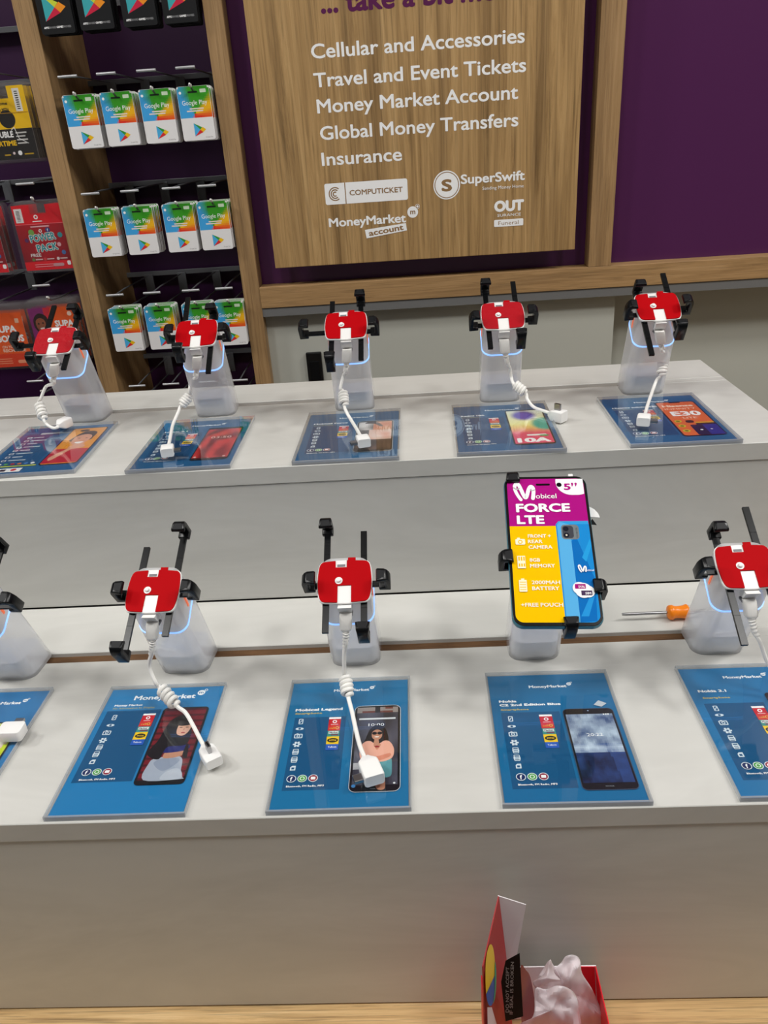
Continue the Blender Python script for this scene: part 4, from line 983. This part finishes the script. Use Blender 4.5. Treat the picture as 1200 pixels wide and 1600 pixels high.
cable('U5', 'white coiled cable ending on the orange phone screen card',
      [(1042, 550, .049), (1043, 559, .043), (1036, 564, .040), (1033, 586, .026), (1026, 594, .020), (1018, 615, .0105), (1011, 636, .0105), (1006, 655, .0115)], (2, 3), (.0185, .0130, .0095), 'left', .005)
# loose plug on the left-edge card
e = at(20, 1143, 2, LOW+.0103)
t = thing('charging_cable', 'white plug and cord end on the cut off left card', 'cable', tuple(e))
b = MB().prism([(x*.001, y*.001) for x, y in rrect(-10.5, -7.5, 9.5, 7.5, 3, 4)], -.0048, .0048).build('connector', M['white'], t, True, bevel=.0008)
MB().box(-.0036, .0036, .0070, .0150, -.0014, .0014).build('usb_tip', M['steel'], b)
MB().box(-.0028, .0028, .0147, .0152, -.0007, .0007).build('usb_contact', M['black'], b)
MB().tube(spline([(-.0095, 0, 0), (-.016, .001, 0), (-.03, .006, -.001), (-.05, .02, -.002), (-.06, .05, -.003)], 8), [.0026]*4+[.00175]*29, 8).build('cord', M['cable'], t, True)

# ------------------------------------------------------------------ screwdriver
p0 = at(972, 960, 2, LOW+.0075); p1 = at(1042, 957, 2, LOW+.0075); dv = (p1-p0).normalized()
sd_ = thing('screwdriver', 'small screwdriver with orange handle and steel shaft on front step', 'screwdriver', tuple(p1))
ang = math.atan2(dv.y, dv.x); RZ = Matrix.Rotation(ang, 4, 'Z'); sd_.rotation_euler = (0, 0, ang)
Lsh = (p1-p0).length
MB().tube([(.004, 0, 0), (-Lsh+.004, 0, 0), (-Lsh, 0, 0)], [.0016, .0016, .0013], 12).build('shaft', M['steel'], sd_, True)
prof = [(0, .0030), (.001, .0060), (.0025, .0070), (.0050, .0072), (.0065, .0062), (.010, .0058), (.015, .0062), (.017, .0070), (.0185, .0074), (.0195, .0066)]
MB().tube([(x, 0, 0) for x, r in prof], [r for x, r in prof], 18).build('handle', M['orange'], sd_, True)
MB().tube([(.0195, 0, 0), (.024, 0, 0), (.027, 0, 0)], [.0066, .0062, .0040], 16).build('end_cap', M['shell'], sd_, True)
MB().tube([(.026, 0, 0), (.058, .001, -.001), (.060, .001, -.001)], [.0014, .0014, .0009], 10).build('spare_bit', M['steel'], sd_, True)

# ------------------------------------------------------------------ opened red carton on the counter
bx = thing('carton', 'opened red carton with raised lid and white tissue on the counter', 'box', (.075, .33, CT))
def L_(v): return Vector(v)-Vector((.075, .33, CT))
def sheet(name, m, pts, thick, parent=bx, off=(0, 0, 0)):
    pts = [L_(p) for p in pts]; nrm = (pts[1]-pts[0]).cross(pts[2]-pts[0]).normalized()*thick
    n = len(pts); return MB().add(pts+[p+nrm for p in pts], [tuple(range(n))[::-1], tuple(range(n, 2*n))]+[(i, (i+1) % n, n+(i+1) % n, n+i) for i in range(n)]).build(name, m, parent)
zt = at(930, 1508, 1, .384).z
x0b, x1b = at(757, 1512, 1, .384).x, at(931, 1508, 1, .384).x
sheet('back_wall', M['cardwhite'], [(x0b, .384, CT+.001), (x1b+.006, .384, CT+.001), (x1b, .384, zt), (x0b, .384, zt)], .0008)
sheet('right_wall', M['cardred'], [(x1b+.006, .384, CT+.001), (x1b+.006, .275, CT+.001), (x1b, .275, zt), (x1b, .384, zt)], .0008)
sheet('left_wall', M['cardred'], [(x0b-.002, .384, CT+.001), (x0b-.002, .275, CT+.001), (x0b-.002, .275, zt-.01), (x0b-.002, .384, zt-.01)], .0008)
sheet('front_wall', M['cardred'], [(x0b, .275, CT+.001), (x1b+.006, .275, CT+.001), (x1b, .275, zt-.004), (x0b, .275, zt-.004)], .0008)
# red panel seen through the corner at the right of the tissue
A = at(904, 1511, 1, .3825); Bq = at(929, 1511, 1, .3825)
sheet('red_lining', M['cardred'], [A, Bq, (x1b+.004, .3825, CT+.004), (A.x-.002, .3825, CT+.004)], .0006)
# raised lid with its folded side flap
lt, lb = at(778, 1400, 1, .380), at(791, 1506, 1, .380)
ft, fb = at(753, 1510, 1, .345), Vector((at(757, 1600, 1, .345).x, .345, CT+.001))
bb = Vector((at(800, 1600, 1, .375).x, .375, CT+.001))
lid = sheet('lid', mat('lid_red', C(168, 34, 36), .4), [lt, ft, fb, bb, lb], .0008)
sheet('lid_flap', M['cardwhite'], [lt, at(822, 1414, 1, .3815), at(806, 1502, 1, .3815), lb], .0007)
# round sticker printed on the lid
def on_lid(x, y):
    n = (ft-lt).cross(lb-lt).normalized(); d = FW + RT*((x-600)/F_PX) - UPV*((y-800)/F_PX); tq = (lt-CAM).dot(n)/d.dot(n); p = CAM+d*tq
    return p+(-n if n.dot(FW) > 0 else n)*.0012
def lid_print(name, m, px): return MB().add([L_(on_lid(*p)) for p in px], [tuple(range(len(px)))]).build(name, m, bx)
oc = smooth2([(763, 1475), (768, 1480), (771, 1505), (771, 1545), (767, 1567), (761, 1568), (757, 1550), (756, 1515), (758, 1490)], 4)
lid_print('sticker', mat('sticker_yellow', C(236, 196, 40), .4), oc)
def half(pts, f): return clip_poly(pts, f)
def lift(name, m, px, k): o = MB().add([L_(on_lid(*p)) + Vector((0, -.0004*k, 0)) for p in px], [tuple(range(len(px)))]).build(name, m, bx); return o
lift('sticker_blue', mat('sticker_blue', C(50, 96, 170), .4), half(oc, lambda p: (p[1]-1552)+(p[0]-757)*2.2), 1)
lift('sticker_green', mat('sticker_green', C(46, 160, 120), .4), smooth2([(771, 1500), (773, 1520), (772, 1550), (768, 1566), (770, 1545)], 4), 2)
lift('sticker_white', mat('sticker_white', C(214, 206, 206), .4), [(759, 1572), (766, 1572), (774, 1600), (776, 1640), (760, 1640)], 1)
# black seal with its warning
sq = [at(790, 1502, 1, .352), at(812, 1490, 1, .352), at(817.5, 1588, 1, .352), at(790, 1596, 1, .352), at(783, 1535, 1, .352)]
sheet('seal', mat('seal_black', C(12, 12, 13), .6, spec=.1), sq, .0005)
def seal_text(t, a0, a1, h0):
    vs, fs, g0, g1 = glyphs(t, .01, 2); a0, a1 = Vector(a0), Vector(a1); ax = a1-a0; L = ax.length; ax.normalize(); up = Vector((-ax.y, ax.x)) if True else None
    P = []
    up = Vector((ax.y, -ax.x)); up = -up if up.x > 0 else up
    for x, y in vs:
        q = a0+ax*((x-g0)/(g1-g0)*L)+up*(y/CAPH*h0); P.append(L_(at(q.x, q.y, 1, .3512)))
    MB().add(P, fs).build('seal_lettering', mat('seal_ink', C(150, 150, 150), .5), bx)
seal_text("DO NOT ACCEPT", (795, 1582), (795.5, 1511), 5.2)
seal_text("IF SEAL IS BROKEN", (801, 1585), (803, 1503), 5.2)
MB().prism(smooth2([(813, 1513), (822, 1516), (829, 1528), (835, 1560), (837, 1585), (833, 1596), (822, 1600), (815, 1600)], 4), 0, 1, lambda a_, b_, c_: tuple(L_(at(a_, b_, 1, .356+.0006*c_)))).build('seal_flap', mat('flap_foil', C(176, 120, 122), .25, .4), bx)
# crumpled tissue standing in the carton
ts = thing('tissue_paper', 'crumpled white tissue paper sticking out of the red carton', 'tissue', (.09, .34, CT))
def crumple(name, outline, yb, seed, amp):
    cx = sum(p[0] for p in outline)/len(outline); cy = sum(p[1] for p in outline)/len(outline); vs = []; fs = []; n = len(outline); K = 12
    for k in range(K+1):
        for x, y in outline:
            u = k/K; px, py = cx+(x-cx)*u, cy+(y-cy)*u
            yy = yb - amp*(1-u**1.6)*.9 + amp*.8*noise2(px*.045, py*.035, seed) + amp*.35*abs(noise2(px*.07, py*.05, seed+3))
            vs.append(at(px, py, 1, yy)-Vector((.09, .34, CT)))
    for k in range(K):
        for i in range(n): fs.append((k*n+i, k*n+(i+1) % n, (k+1)*n+(i+1) % n, (k+1)*n+i))
    o = MB().add(vs, fs).build(name, M['tissue'], ts); md = o.modifiers.new('thick', 'SOLIDIFY'); md.thickness = .0003
    o.data.set_sharp_from_angle(angle=math.radians(30))
    for p in o.data.polygons: p.use_smooth = True
    return o
def jag(pts, n=4): return [(p.x, p.y) for p in spline([(x, y, 0) for x, y in pts], n, True)]
crumple('sheet', jag([(836, 1540), (850, 1512), (859, 1500), (864, 1512), (877, 1504), (884, 1494), (897, 1492), (906, 1500), (909, 1520), (925, 1545), (938, 1575), (950, 1612), (890, 1620), (850, 1616), (838, 1600)]), .371, 1.3, .007)
crumple('sheet', jag([(836, 1545), (853, 1546), (870, 1540), (888, 1544), (900, 1556), (905, 1580), (905, 1615), (860, 1622), (822, 1618), (812, 1600), (826, 1596), (835, 1580)]), .350, 4.1, .008)
crumple('sheet', jag([(833, 1534), (850, 1522), (860, 1499), (866, 1520), (876, 1532), (862, 1534), (848, 1540), (838, 1544)]), .360, 7.7, .005)
